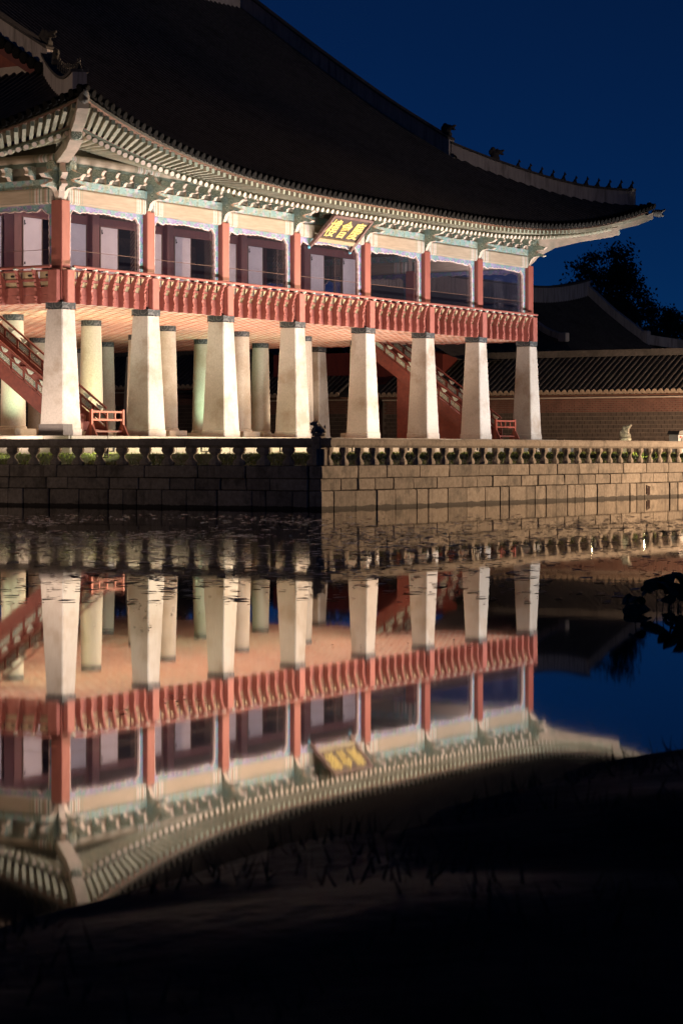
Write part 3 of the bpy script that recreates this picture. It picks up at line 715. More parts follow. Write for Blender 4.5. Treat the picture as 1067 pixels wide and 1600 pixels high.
def bay(org, rz, wd, first, rail=True, glass=True, brackets=True, nb=7):
    """one bay from column centre at local x=0 to wd"""
    O = Vector(org); R = Matrix.Rotation(rz, 3, 'Z')
    def at(x, y=0, z=0): return O + R @ Vector((x,y,z))
    def put(name, me, x=0, y=0, z=0): return link(name, me, PAV, at(x,y,z), rz)
    key = round(wd, 3)
    if key not in vcache:
        d = {}
        d['val'] = valance(wd-.47, 10.19, 7.1)
        b = MB(); b.cbox(-wd/2+.2, wd/2-.2, -.2,.2, 10.17,10.72, .05); d['beam'] = b.mesh('lintel_beam', M['beam'])
        b = MB(); b.box(-wd/2, wd/2, -.13,.13, 10.722,11.02); d['band'] = b.mesh('scroll_board', M['blueband'])
        b = MB(); b.box(-wd/2, wd/2, .19,.24, 11.5,12.7); d['wedge'] = b.mesh('rafter_infill', M['soffit'])
        b = MB(); b.box(-wd/2, wd/2, -.05,.10, 11.022,11.5); d['back'] = b.mesh('infill_board', M['soffit'])
        b = MB(); b.box(-wd/2, wd/2, -.10,.10, 11.46,11.60); d['jang'] = b.mesh('purlin_support', M['fascia'])
        b = MB(); b.tube([(-wd/2,0,11.74),(wd/2,0,11.74)], .17, 12); d['purlin'] = b.mesh('purlin', M['beam'], smooth=50)
        b = MB(); b.box(-wd/2+.2, wd/2-.2, -.20,-.12, 6.775,7.07); d['fas1'] = b.mesh('fascia_board', M['redrail'])
        b = MB(); b.box(-wd/2+.2, wd/2-.2, -.195,-.12, 7.078,7.34); d['fas2'] = b.mesh('fascia_board', M['redrail'])
        b = MB(); b.box(-wd/2+.2, wd/2-.2, -.26,-.19, 7.53,7.615); d['bar'] = b.mesh('rail_bar', M['redrail'])
        b = MB(); b.box(-wd/2+.2, wd/2-.2, -.15,-.13, 7.341,7.53); d['low'] = b.mesh('lit_gap_board', M['creamboard'])  # added board: cream stands for the lit floor seen through the gap
        b = MB(); b.box(-wd/2+.2, wd/2-.2, -.40,-.20, 7.862,7.90); d['bar2'] = b.mesh('rail_bar', M['redrail'])
        b = MB(); b.tube([(-wd/2,-.54,8.0),(wd/2,-.54,8.0)], .052, 10); d['rail'] = b.mesh('hand_rail', M['redrail'], smooth=50)
        d['hole'] = panel_mesh(wd/(nb+1)-.10)
        b = MB(); b.box(-wd/2+.2, wd/2-.2, .05,.062, 7.08,10.25); d['glass'] = b.mesh('window_pane', M['glass'])
        b = MB(); b.box(-wd/2+.24, wd/2-.24, .044,.068, 8.62,8.635); d['gbar'] = b.mesh('glazing_bar', M['interior'])
        vcache[key] = d
    d = vcache[key]; c = wd/2
    put('valance', d['val'], c); bm_ = put('lintel_beam', d['beam'], c)
    put('scroll_board', d['band'], c); put('infill_board', d['back'], c); put('purlin_support', d['jang'], c); put('purlin', d['purlin'], c); put('rafter_infill', d['wedge'], c)
    if glass: g = put('window_pane', d['glass'], c); link('glazing_bar', d['gbar'], g)
    if brackets:
        nbk = 5
        for k in range(nbk): put('cloud_bracket', CB, wd*(k+1)/(nbk+1))
        put('scroll_bracket', SB, wd if not first else wd)
    if rail:
        for q in ('fas1','fas2','bar','low','bar2','rail'): put({'fas1':'fascia_board','fas2':'fascia_board','bar':'rail_bar','low':'lit_gap_board','bar2':'rail_bar','rail':'hand_rail'}[q], d[q], c)
        st = wd/(nb+1)
        for k in range(nb+1):
            if k: put('rail_bracket', GY, k*st)
            put('hole_panel', d['hole'], (k+.5)*st)
            put('lotus_cup', CUP, k*st)
        put('rail_post', POST, wd)
for i in range(7): bay((XS[i],0,0), 0, XS[i+1]-XS[i], False)
for j in range(3): bay((0,YS[3-j],0), -pi/2, YS[3-j]-YS[2-j], False)
for j in range(5): bay((L,YS[j],0), pi/2, YS[j+1]-YS[j], False, rail=j<2)
for i in range(7): bay((XS[7-i],W,0), pi, XS[7-i]-XS[6-i], False, rail=False, brackets=False)
for i in range(2): bay((0,YS[5-i],0), -pi/2, YS[5-i]-YS[4-i], False, rail=False, brackets=False)
# the corner column also carries a bracket and post on the front
P('scroll_bracket', SB, loc=(0,0,0)); P('rail_post', POST, loc=(0,0,0))
P('rail_post', POST, loc=(L,0,0), rot=pi/2)
# diagonal corner bracket
o = P('corner_bracket', SB, loc=(0,0,0), rot=-pi/4); o.scale = (1,1.25,1)
b = MB(); b.prism([(-.3,10.24),(0,10.24),(.28,10.42),(.55,10.72),(1.3,11.12),(2.6,11.44),(4.2,11.72),(4.2,11.9),(-.3,11.8)], lambda p,q,t:(p*.7071+t*.7071, -p*.7071+t*.7071, q), -.16,.16)
P('corner_brace', b.mesh('corner_brace', M['hipbeam']), loc=(L,0,0))
# beam-end discs at the corner
b = MB(); b.tube([(-.55,0,11.42),(.1,0,11.42)], .19, 14); me = b.mesh('beam_end', [M['scroll']], smooth=50)
P('beam_end', me, loc=(0,0,0)); P('beam_end', me, loc=(0,0,0), rot=pi/2)
P('beam_end', me, loc=(L,0,0), rot=pi/2)

# inner partition with papered doors
def partition(org, rz, xs):
    O = Vector(org); R = Matrix.Rotation(rz, 3, 'Z')
    def put(name, me, x, par=PAV):
        return link(name, me, par, O + R @ Vector((x,0,0)), rz)
    for k in range(len(xs)-1):
        x0, x1 = xs[k], xs[k+1]; wd = x1-x0; c = (x0+x1)/2
        b = MB()
        b.box(-wd/2+.23, -wd/2+.45, -.06,.06, ZF+.03, 11.3); b.box(wd/2-.45, wd/2-.23, -.06,.06, ZF+.03, 11.3)
        b.box(-wd/2+.45, wd/2-.45, -.065,.065, 10.48, 10.80); b.box(-wd/2+.45, wd/2-.45, -.06,.06, 11.12, 11.3); b.box(-wd/2+.45, wd/2-.45, -.06,.06, ZF+.03, 7.3)
        put('partition_frame', b.mesh('partition_frame', M['darkred']), c)
        b = MB(); dw = 1.12
        b.box(-dw/2, dw/2, -.105,-.07, 7.32, 10.46); leaf = b.mesh('door_leaf', M['paper'])
        b = MB(); b.box(-.5,-.44,-.112,-.106,10.18,10.36); b.box(-.46,-.40,-.113,-.106,10.2,10.25); b.box(-.5,-.42,-.112,-.106,8.7,8.8); mkm = b.mesh('door_ring', M['black'])
        b = MB()
        for s_ in (-1,1): b.box(s_*dw/2-.025, s_*dw/2+.025, -.11,-.065, 7.3, 10.48)
        edge = b.mesh('door_edge', M['lattice'])
        for s_ in (-1, 1):
            o = put('paper_door', leaf, c + s_*(wd/2-.45-dw/2)); link('door_ring', mkm, o); link('door_edge', edge, o)
        # lattice leaf standing in the opening and lattice transom
        b = MB(); lw = wd-.9-2*dw; hw = lw/2
        zz = 7.3
        while zz < 10.4:
            for s_ in (-1,1):
                b.add([(-.0 if s_<0 else hw-.5, -.03, zz), ((-.0 if s_<0 else hw-.5)+.03, -.03, zz), ((.45 if s_<0 else hw-.05)+.03,-.03,zz+.45), (.45 if s_<0 else hw-.05,-.03,zz+.45)], [(0,1,2,3)])
            zz += .17
        zz = 7.3
        while zz < 10.4:
            b.add([(hw-.05,-.028,zz),(hw-.02,-.028,zz),(hw-.5,-.028,zz+.45),(hw-.53,-.028,zz+.45)], [(0,1,2,3)]); zz += .17
        b.box(hw-.58, hw-.52, -.04,.0, 7.3,10.46); b.box(hw-.04, hw+.02, -.04,.0, 7.3,10.46)
        kind(put('lattice_leaf', b.mesh('lattice_leaf', M['lattice']), c), 'stuff')
        b = MB(); x = -wd/2+.45
        while x < wd/2-.6:
            b.add([(x,-.02,10.8),(x+.03,-.02,10.8),(x+.23,-.02,11.12),(x+.20,-.02,11.12)], [(0,1,2,3)])
            b.add([(x+.2,-.022,10.8),(x+.23,-.022,10.8),(x+.03,-.022,11.12),(x,-.022,11.12)], [(0,1,2,3)]); x += .13
        kind(put('lattice_transom', b.mesh('lattice_transom', M['lattice']), c), 'stuff')
partition((0,YS[1],0), 0, XS[1:7])
partition((XS[1],0,0), -pi/2, [-y for y in YS[4:0:-1]])
b = MB(); b.box(XS[2], XS[6], 14.0, 14.1, ZF+.03, 11.3); P('inner_wall', b.mesh('inner_wall', M['interior']))

# ------------------------------------------------------------------ roof
OM, OC, TT = 3.95, 4.45, 19.5
def lift(d): return max(0.0, 1-max(d,0)/TT)**3
def ov(d): return OM+(OC-OM)*lift(d)
def zed(d): return 1.95*lift(d)
PRY = [-4.0,-1.0,2.4,5.8,9.8,14.25]; PRZ = [11.22,12.85,14.85,17.0,19.8,23.05]
def fz(s):
    h_ = .8
    return (interp(s-h_,PRY,PRZ)+2*interp(s,PRY,PRZ)+interp(s+h_,PRY,PRZ))/4 if -3.2 < s < 13.4 else interp(s,PRY,PRZ)
def roofz(s, t, ln):
    d = min(s, ln-s)+OC; o = ov(d); v = t+o
    sp = -OM + v*(14.25+OM)/(14.25+o)
    z = fz(sp) + zed(d)*max(0, 1-v/13)**2
    return z + .30*((s-ln/2)/(ln/2))**2*max(0, v/18)
XF = 2.35; XW = 3.3
def slope(ln, maps, front, name):
    """sheet, tile rows and eave tile positions for one slope; s along the eave, t inward"""
    rows = []; n = int(round((ln+2*OC-.3)/.36)); sheet = MB(); tiles = MB(); ends = []
    K = 18
    for i in range(n+1):
        s = -OC+.15 + (ln+2*OC-.3)*i/n
        m = min(s, ln-s); d = m+OC; o = ov(d)
        if front: top = m if m < XF else 14.25
        else: top = min(m, XW) if m < XW else XW
        if top < -o+.15: top = -o+.15
        row = [(-o+(top+o)*k/K) for k in range(K+1)]
        rows.append((s, row))
        pts = [Vector(maps(s, t, roofz(s, t, ln))) for t in row]
        ends.append((s, pts[0], (pts[0]-pts[1]).normalized()))
        # half-round cover tile row
        dv = (Vector(maps(s+.01, row[0], 0))-Vector(maps(s, row[0], 0))).normalized()
        V = []
        for p in pts:
            for (a, h_) in ((-.10,.0),(-.07,.085),(0,.115),(.07,.085),(.10,.0)): V.append(p+dv*a+Vector((0,0,h_)))
        tiles.add(V, [(k*5+q, k*5+q+1, k*5+6+q, k*5+5+q) for k in range(K) for q in range(4)])
    V = []
    for (s, row) in rows: V += [maps(s, t, roofz(s, t, ln)) for t in row]
    sheet.add(V, [(i*(K+1)+k, i*(K+1)+k+1, (i+1)*(K+1)+k+1, (i+1)*(K+1)+k) for i in range(n) for k in range(K)])
    return sheet, tiles, ends
roofsheets = []
MAPS = {'front': (L, lambda s,t,z:(s,t,z), True), 'left': (W, lambda s,t,z:(t,s,z), False), 'right': (W, lambda s,t,z:(L-t,s,z), False), 'back': (L, lambda s,t,z:(s,W-t,z), True)}
b = MB(); b.lathe([(.02,-.03),(.115,-.03),(.115,.03),(.09,.04),(.02,.03)], 12)
# disc faces local +x, with a short barrel behind
dd = MB(); n = 14
V = []
for (r, x) in ((.075,.055),(.10,.055),(.12,.035),(.12,0)):
    for k in range(n): V.append((x, r*cos(2*pi*k/n), r*1.15*sin(2*pi*k/n)+.02))
dd.add(V, [(i*n+k,i*n+(k+1)%n,(i+1)*n+(k+1)%n,(i+1)*n+k) for i in range(3) for k in range(n)]+[tuple(range(n))])
dd.add([(0,-.10,.0),(0,-.07,.085),(0,0,.125),(0,.07,.085),(0,.10,0),(-.35,-.105,.0),(-.35,-.075,.09),(-.35,0,.13),(-.35,.075,.09),(-.35,.105,0)], [(k,k+1,k+6,k+5) for k in range(4)])
DISC = dd.mesh('eave_tile', M['tileend'])
dp = MB(); dp.prism([(-.165,.02),(-.12,-.05),(-.05,-.10),(0,-.115),(.05,-.10),(.12,-.05),(.165,.02),(.08,-.02),(-.08,-.02)], lambda p,q,t:(t,p,q), -.02,.015); DRIP = dp.mesh('drip_tile', M['tileend'])
EN = {}; ROOF = None
for nm, (ln, mp, fr) in MAPS.items():
    sh, tl, en = slope(ln, mp, fr, nm)
    me = sh.mesh('roof_slope', M['tile'], smooth=40)
    if ROOF is None: ROOF = P('roof', me)
    else: link('roof_slope', me, ROOF)
    kind(link('cover_tiles', tl.mesh('cover_tiles', M['tile'], smooth=60), ROOF), 'stuff')
    EN[nm] = en
def put_ends(nm, lim=999, outd=None):
    prev = None
    for k, (s, p, d) in enumerate(EN[nm]):
        if k >= lim: break
        q = d.to_track_quat('X','Z')
        link('eave_tile', DISC, ROOF, p + Vector((0,0,.01)), q)
        if prev is not None:
            m = (p+prev)/2; link('drip_tile', DRIP, ROOF, m+Vector((0,0,-.015)), q)
        prev = p
put_ends('front'); put_ends('left', 60); put_ends('right', 20)
# ridges
def ridge(pts, wd, ht, name, endblock=True, cap=.10):
    b = MB(); b.sweep(pts, wd, ht, -.15); o = link(name, b.mesh(name, M['plaster']), ROOF)
    b = MB(); b.sweep([(p[0],p[1],p[2]+ht-.15+.002) for p in pts], wd+.12, cap); link('ridge_cap', b.mesh('ridge_cap', M['tile']), ROOF)
    return o
def frz(x, y): return roofz(x, y, L)
hips = []
def hipline(cx, cyy, sx, sy):
    pts = []
    for k in range(15):
        q = -OC+.75 + (XF+.25+OC-.75)*k/14
        z = roofz(q, q, L); up = .10*max(0, 1-k/4)
        pts.append((cx+sx*q, cyy+sy*q, z+up+.06))
    return pts
HP = {}
for key, (cx, cyy, sx, sy) in {'fl':(0,0,1,1),'fr':(L,0,-1,1),'bl':(0,W,1,-1),'br':(L,W,-1,-1)}.items():
    HP[key] = hipline(cx, cyy, sx, sy)
    o = ridge(HP[key], .46, .66, 'hip_ridge')
for x in (XF+.28, L-XF-.28):
    pts = [(x, y, frz(x,y)+.05) for y in [2.5+(14.2-2.5)*k/16 for k in range(17)]]
    ridge(pts, .5, .92, 'descending_ridge')
    pts = [(x, W-y, frz(x,y)+.05) for y in [2.5+(14.2-2.5)*k/16 for k in range(17)]]
    ridge(pts, .5, .92, 'descending_ridge')
pts = [(x, 14.25, frz(x,14.25)-.05) for x in [XF+.1+(L-2*XF-.2)*k/24 for k in range(25)]]
o = ridge(pts, .62, 1.5, 'main_ridge')
# scalloped plaster edge on main ridge is the tile rows meeting it; gables
for (gx, sx) in ((XW-.05,1),(L-XW+.05,-1)):
    V = []; n = 24; b = MB()
    for k in range(n+1):
        y = 2.6+(W-5.2)*k/n; yy = min(y, W-y); V += [(gx,y,fz(2.6)-.6),(gx,y,frz(XF+.3,yy)-.35)]
    b.add(V, [(2*k,2*k+2,2*k+3,2*k+1) for k in range(n)])
    g = link('gable_wall', b.mesh('gable_wall', surf('gable_board', (.30,.08,.05), (.2,.055,.04), 3, .7)), ROOF)
    # barge boards
    for s_ in (0,1):
        pts = []
        for k in range(13):
            y = 2.3+(14.25-2.3)*k/12; pts.append((gx-sx*.55, y if s_==0 else W-y, frz(XF+.3,y)-.55))
        b = MB(); b.sweep(pts, .10, .5); link('barge_board', b.mesh('barge_board', M['darkred']), ROOF)
    # side tiles of the gable edge
    for s_ in (0,1):
        for k in range(34):
            y = 2.4+11.6*k/34; p = Vector((gx-sx*1.0, y if s_==0 else W-y, frz(XF+.1,y)-.02))
            q = Vector((-sx,0,-.1)).to_track_quat('X','Z')
            link('gable_tile', DISC, ROOF, p, q, (1.6,1.6,1.6))
    b = MB(); b.box(gx-.45 if sx>0 else gx-.02, gx+.02 if sx>0 else gx+.45, 3.4, W-3.4, fz(2.6)-.3, fz(2.9)+.42); link('gable_ledge', b.mesh('gable_ledge', M['whiteplaster']), ROOF)
# roof figures
b = MB(); b.ell((0,0,.12),(.08,.07,.13),(0,.35,0)); b.ell((.07,0,.28),(.06,.055,.06)); b.ell((.12,0,.27),(.04,.03,.03)); b.ell((.06,.05,.08),(.03,.03,.11),(0,-.5,0)); b.ell((.06,-.05,.08),(.03,.03,.11),(0,-.5,0)); b.ell((-.07,0,.05),(.10,.08,.06)); b.ell((.06,0,.35),(.025,.03,.04))
FIG = remeshed('roof_figure', b, M['roofanimal'], .018)
b = MB(); b.ell((0,0,.22),(.2,.14,.22)); b.ell((.16,0,.38),(.2,.13,.12)); b.ell((.34,0,.44),(.12,.1,.06),(0,-.3,0)); b.ell((.33,0,.29),(.10,.09,.05),(0,.2,0)); b.ell((-.08,0,.50),(.12,.08,.12)); b.ell((-.2,0,.36),(.08,.06,.14)); b.ell((.1,.08,.5),(.05,.03,.05)); b.ell((.1,-.08,.5),(.05,.03,.05)); b.box(-.2,.2,-.13,.13,0,.15)
DRG = remeshed('dragon_head', b, M['roofanimal'], .03)
def along(pts, f):
    x = f*(len(pts)-1); i = min(int(x), len(pts)-2); t = x-i
    return Vector(pts[i]).lerp(Vector(pts[i+1]), t)
for key, ang in (('fr', radians(-45)), ('fl', radians(-135))):
    pts = HP[key]
    for k in range(11):
        p = along(pts, .015+.062*k); link('roof_figure', FIG, ROOF, p+Vector((0,0,.60)), ang, (.95,.95,random.uniform(.9,1.2)))
    link('dragon_head', DRG, ROOF, along(pts, .76)+Vector((0,0,.58)), ang, (1.05,1.05,1.0))
for x, ang in ((XF+.28, radians(-90)), (L-XF-.28, radians(-90))):
    link('dragon_head', DRG, ROOF, (x, 2.75, frz(x,2.75)+.86), ang, (1.1,1.1,1.0))
# corner tile heads
b = MB(); b.ell((0,0,0),(.20,.17,.19)); b.ell((.18,0,.10),(.14,.12,.08),(0,-.4,0)); b.ell((.16,0,-.10),(.12,.11,.07)); b.ell((-.12,0,.02),(.18,.16,.17)); b.ell((.3,0,.18),(.05,.07,.05))
TOSU = remeshed('corner_dragon', b, surf('corner_clay', (.16,.15,.14), (.08,.075,.07), 14, .8), .025)

# ------------------------------------------------------------------ rafters
def o1(d): return 2.62+.52*lift(d)
def z1(d): return 10.88+1.55*lift(d)
def o2(d): return ov(d)-.22
def z2(d): return 11.02+1.86*lift(d)
S0 = 6.0
def fan(s, k): return S0-(S0-s)*k if s < S0 else s
n = 12
rb = MB()
V = [(x, .092*cos(2*pi*k/n), .092*sin(2*pi*k/n)) for x in (0,1) for k in range(n)]
rb.add(V, [(k,(k+1)%n,n+(k+1)%n,n+k) for k in range(n)]); rb.mi = 1; rb.add(V[n:], [tuple(range(n))])
RAF = rb.mesh('rafter', [M['rafter'], M['rafterend']], smooth=50)
fb = MB(); a, c = .062, .075
fb.add([(0,-a,-c),(0,a,-c),(0,a,c),(0,-a,c),(1,-a,-c),(1,a,-c),(1,a,c),(1,-a,c)], [(0,1,5,4),(1,2,6,5),(2,3,7,6),(3,0,4,7)])
fb.mi = 1; fb.add([(1,-a,-c),(1,a,-c),(1,a,c),(1,-a,c)], [(0,1,2,3)])
BUY = fb.mesh('flying_rafter', [M['buyeon'], M['buyeonend']])
def eaves(ln, mp, i0, i1):
    sA = MB(); sB = MB(); rA = []; rB = []; step = .355
    nA = int(round((ln+6.0)/step))
    for i in range(nA+1):
        s = -3.0+(ln+6.0)*i/nA; m = min(s, ln-s); d = m+OC
        sr = fan(m, .60); sr = sr if s < ln/2 else ln-sr
        R = Vector(mp(sr, .35, 11.98+.45*lift(d))); Epos = Vector(mp(s, -o1(d), z1(d)))
        rA.append((s, R, Epos))
        if i0 <= i <= i1:
            v = Epos-R; link('rafter', RAF, PAV, R, v.to_track_quat('X','Z'), (v.length,1,1))
    nB = int(round((ln+8.4)/step))
    for i in range(nB+1):
        s = -4.2+(ln+8.4)*i/nB; m = min(s, ln-s); d = m+OC
        sr = fan(m, .52)
        Eo = o2(d); fr = (Eo-(o1(d)-.4))/(Eo+.35); ms = m+(sr-m)*fr
        db = ms+OC
        sx = ms if s < ln/2 else ln-ms
        R = Vector(mp(sx, -(o1(db)-.35), z1(db)+.235)); Epos = Vector(mp(s, -Eo, z2(d)))
        rB.append((s, R, Epos))
        if i0 <= i <= i1+4:
            v = Epos-R; link('flying_rafter', BUY, PAV, R, v.to_track_quat('X','Z'), (v.length,1,1))
    for (mbx, rr, dz) in ((sA, rA, .10), (sB, rB, .085)):
        V = []
        for (s, R, Epos) in rr: V += [R+Vector((0,0,dz)), Epos+(Epos-R).normalized()*.04+Vector((0,0,dz))]
        mbx.add(V, [(2*k,2*k+1,2*k+3,2*k+2) for k in range(len(rr)-1)])
    P('eave_board', sA.mesh('eave_board', M['soffit'])); P('eave_board', sB.mesh('eave_board', M['soffit']))
    # blue closing panels between the flying rafters, green and red fascias
    b = MB(); pts = [R+Vector((0,0,-.14)) + (Epos-R).normalized()*.32 for (s,R,Epos) in rB]
    V = []
    for p in pts: V += [p+Vector((0,0,.04)), p+Vector((0,0,.225))]
    b.add(V, [(2*k,2*k+1,2*k+3,2*k+2) for k in range(len(pts)-1)]); P('closing_panel', b.mesh('closing_panel', M['bluepan']))
    b = MB(); b.sweep([Epos-(Epos-R).normalized()*.07 for (s,R,Epos) in rA], .09, .085, .095); P('eave_fascia', b.mesh('eave_fascia', M['fascia']))
    b = MB(); b.sweep([Epos-(Epos-R).normalized()*.02 for (s,R,Epos) in rA], .05, .035, .18); P('eave_fascia', b.mesh('eave_fascia', M['redline']))
    b = MB(); b.sweep([Epos-(Epos-R).normalized()*.05 for (s,R,Epos) in rB], .09, .075, .08); P('eave_fascia', b.mesh('eave_fascia', M['redline']))
    b = MB(); b.sweep([Epos-(Epos-R).normalized()*.0 for (s,R,Epos) in rB], .06, .09, .15); P('eave_fascia', b.mesh('eave_fascia', M['soffit']))
eaves(L, MAPS['front'][1], 0, 400)
eaves(W, MAPS['left'][1], 0, 34)
eaves(W, MAPS['right'][1], 0, 14)
eaves(L, MAPS['back'][1], 1, 0)
# hip rafters
for (cx, cyy, sx, sy) in ((0,0,1,1),(L,0,-1,1),(0,W,1,-1),(L,W,-1,-1)):
    def dg(q): return (cx+sx*q, cyy+sy*q)
    lower = [(.6,11.65),(-1.1,11.72),(-2.4,11.80),(-3.12,11.97)]
    upper = [(-2.2,12.04),(-3.1,12.18),(-3.8,12.42),(-4.32,12.72)]
    b = MB(); b.sweep([(*dg(q), z) for q,z in lower], .42, .36, -.18); o = P('hip_rafter', b.mesh('hip_rafter', M['hipbeam']))
    b = MB(); b.sweep([(*dg(q), z) for q,z in upper], .36, .30, -.15); P('upper_hip_rafter', b.mesh('upper_hip_rafter', M['hipbeam']))
    if (cyy == 0):
        q = -3.5; b = MB(); d2 = Vector((-sx,-sy,0)).normalized(); p0 = Vector((*dg(-3.12),11.95)); e = d2.cross(Vector((0,0,1)))
        k = 10
        V = [p0 + e*(.20*cos(2*pi*i/k)) + Vector((0,0,.19*sin(2*pi*i/k))) for i in range(k)] + [p0+d2*.07 + e*(.17*cos(2*pi*i/k)) + Vector((0,0,.16*sin(2*pi*i/k))) for i in range(k)]
        b.add(V, [(i,(i+1)%k,k+(i+1)%k,k+i) for i in range(k)]+[tuple(range(k,2*k))]); P('hip_rafter_end', b.mesh('hip_rafter_end', M['scroll']))
        link('corner_dragon', TOSU, ROOF, (*dg(-4.54), 12.86), math.atan2(-sy,-sx), (1.1,1.1,1.0))

# ------------------------------------------------------------------ signboard
SIGN = empty('signboard', (17.2,-.4,10.22)); SIGN.scale = (.9,.9,.9); tag(SIGN, 'brown tilted signboard with three gold characters under the central eaves', 'signboard')
tv = Vector((0,-.80,.84)).normalized(); nv = Vector((0,-tv.z,tv.y*1)).normalized()   # board up vector, outward normal
nv = Vector((1,0,0)).cross(tv).normalized()
if nv.y > 0: nv = -nv
def sp(u, v, w_=0): p = Vector((u,0,0)) + tv*v + nv*w_; return p
b = MB(); b.prism([(-1.5,0),(1.5,0),(1.5,1.14),(-1.5,1.14)], lambda p,q,t: sp(p,q,t), -.06, 0); b.build('board', M['brown'], SIGN)
b = MB(); b.prism([(-1.52,-.22),(1.52,-.22),(1.5,-.02),(-1.5,-.02)], lambda p,q,t: sp(p,q,t), -.05,.07); b.build('lower_frame', M['creamboard'], SIGN)
b = MB(); b.prism([(-1.52,1.16),(1.52,1.16),(1.56,1.30),(-1.56,1.30)], lambda p,q,t: sp(p,q,t), -.05,.07); b.build('upper_frame', M['signframe'], SIGN)
for s_ in (-1,1):
    b = MB(); b.prism([(s_*1.51,-.25),(s_*1.66,-.62),(s_*1.74,-.52),(s_*1.64,1.3),(s_*1.51,1.2)], lambda p,q,t: sp(p,q,t), -.05,.08); b.build('side_frame', M['signframe'], SIGN)
    b = MB(); b.ell(sp(s_*1.71,-.60,.03),(.10,.07,.08)); b.build('frame_tip', surf('blue_tip', (.12,.40,.52),(.10,.3,.4),8,.6), SIGN)
for k, ch in enumerate('樓會慶'):
    cu = bpy.data.curves.new('glyph', 'FONT'); cu.body = ch; cu.size = 1.0; cu.align_x = 'CENTER'; cu.offset = .004; cu.extrude = .012
    to = bpy.data.objects.new('glyph', cu); col.objects.link(to)
    dg_ = bpy.context.evaluated_depsgraph_get(); me = bpy.data.meshes.new_from_object(to.evaluated_get(dg_)); bpy.data.objects.remove(to)
    me.materials.clear(); me.materials.append(M['gold'])
    xs_ = [v.co.x for v in me.vertices]; ys_ = [v.co.y for v in me.vertices]
    if not xs_: continue
    x0, x1, y0, y1 = min(xs_), max(xs_), min(ys_), max(ys_)
    for v in me.vertices:
        u = (v.co.x-(x0+x1)/2)/(x1-x0)*.84 + (k-1)*.98; vv = .09+(v.co.y-y0)/(y1-y0)*.96
        v.co = sp(u, vv, .018+v.co.z)
    o = link('gold_character', me, SIGN)

# ------------------------------------------------------------------ staircases
def stairs(xc, lab, wd=1.75):
    root = empty('wooden_staircase', (xc, .5, ZP)); tag(root, lab, 'staircase')
    rise, run = ZF-ZP, 6.9; n = 17
    def at(f): return (run*f, rise*f)
    # string boards
    for s_ in (-1,1):
        b = MB(); x0 = s_*wd/2
        b.prism([(-.05,0),(.35,0),(run,rise-.25),(run,rise+.2),(run-.3,rise+.2),(-.05,.30)], lambda p,q,t:(t,p,q), x0-.04, x0+.04); b.build('string_board', M['stair'], root)
        # railing: base rail, top rail, posts, panels, leaf ornaments
        for (z0, tk, nm) in ((.42,.07,'base_rail'),(.72,.06,'middle_rail'),(1.0,.07,'hand_rail')):
            b = MB(); b.sweep([(x0,0,z0),(x0,run,rise+z0)], .07, tk); b.build(nm, M['stair'], root)
        m = 12
        for k in range(m+1):
            y = run*k/m; z = rise*k/m
            b = MB(); b.box(x0-.035,x0+.035,y-.035,y+.035,z+.3,z+.74); b.build('rail_post', M['stair'], root)
            if k < m:
                y1 = run*(k+1)/m; z1_ = rise*(k+1)/m
                b = MB(); b.prism([(y+.06,z+.52),(y1-.06,z1_+.46),(y1-.06,z1_+.68),(y+.06,z+.74)], lambda p,q,t:(t,p,q), x0-.02,x0+.02); b.build('rail_panel', M['scroll'], root)
                ym, zm = (y+y1)/2, (z+z1_)/2
                b = MB(); b.prism([(ym-.03,zm+.80),(ym+.05,zm+.82),(ym+.16,zm+1.02),(ym-.14,zm+.88)], lambda p,q,t:(t,p,q), x0-.03,x0+.03); b.build('leaf_ornament', M['cup'], root)
    for k in range(n):
        y = run*(k+.3)/n; z = rise*(k+1)/n
        b = MB(); b.box(-wd/2+.04, wd/2-.04, y, y+.42, z-.06, z); b.box(-wd/2+.04, wd/2-.04, y+.36, y+.40, z, z+rise/n-.06); b.build('tread', M['stair'], root)
    # enclosed boards under the flight
    return root
stairs(2.35, 'dark red wooden staircase rising left behind the corner pillar')
RS = stairs(32.0, 'red wooden staircase rising behind the pillars at the right end')
b = MB(); b.prism([(.4,0),(4.6,0),(4.6,2.9),(.4,.02)], lambda p,q,t:(t,p,q), -.72,.72); b.build('under_stair_boarding', M['stair'], RS)
def stair_gate(xc, lab):
    root = empty('stair_gate', (xc,-.15,ZP)); tag(root, lab, 'gate')
    for s_ in (-1,1):
        b = MB(); b.box(s_*.9-.05, s_*.9+.05, -.05,.05, 0, .98); b.build('gate_post', M['orange'], root)
        b = MB(); b.prism([(-.3,0),(.3,0),(.07,.45),(-.07,.45)], lambda p,q,t:(s_*.9+t,p,q), -.04,.04); b.build('gate_foot', M['stair'], root)
    for z in (.58,.86): b = MB(); b.box(-.86,.86,-.03,.03,z,z+.07); b.build('gate_bar', M['orange'], root)
    for x in (-.45,0,.45): b = MB(); b.box(x-.03,x+.03,-.028,.028,.65,.86); b.build('gate_picket', M['orange'], root)
    b = MB(); b.box(-.86,.86,-.02,.02,.18,.24); b.build('gate_bar', M['stair'], root)
stair_gate(2.4, 'small orange-red wooden barrier at the foot of the left staircase')
stair_gate(32.0, 'small orange-red wooden barrier at the foot of the right staircase')

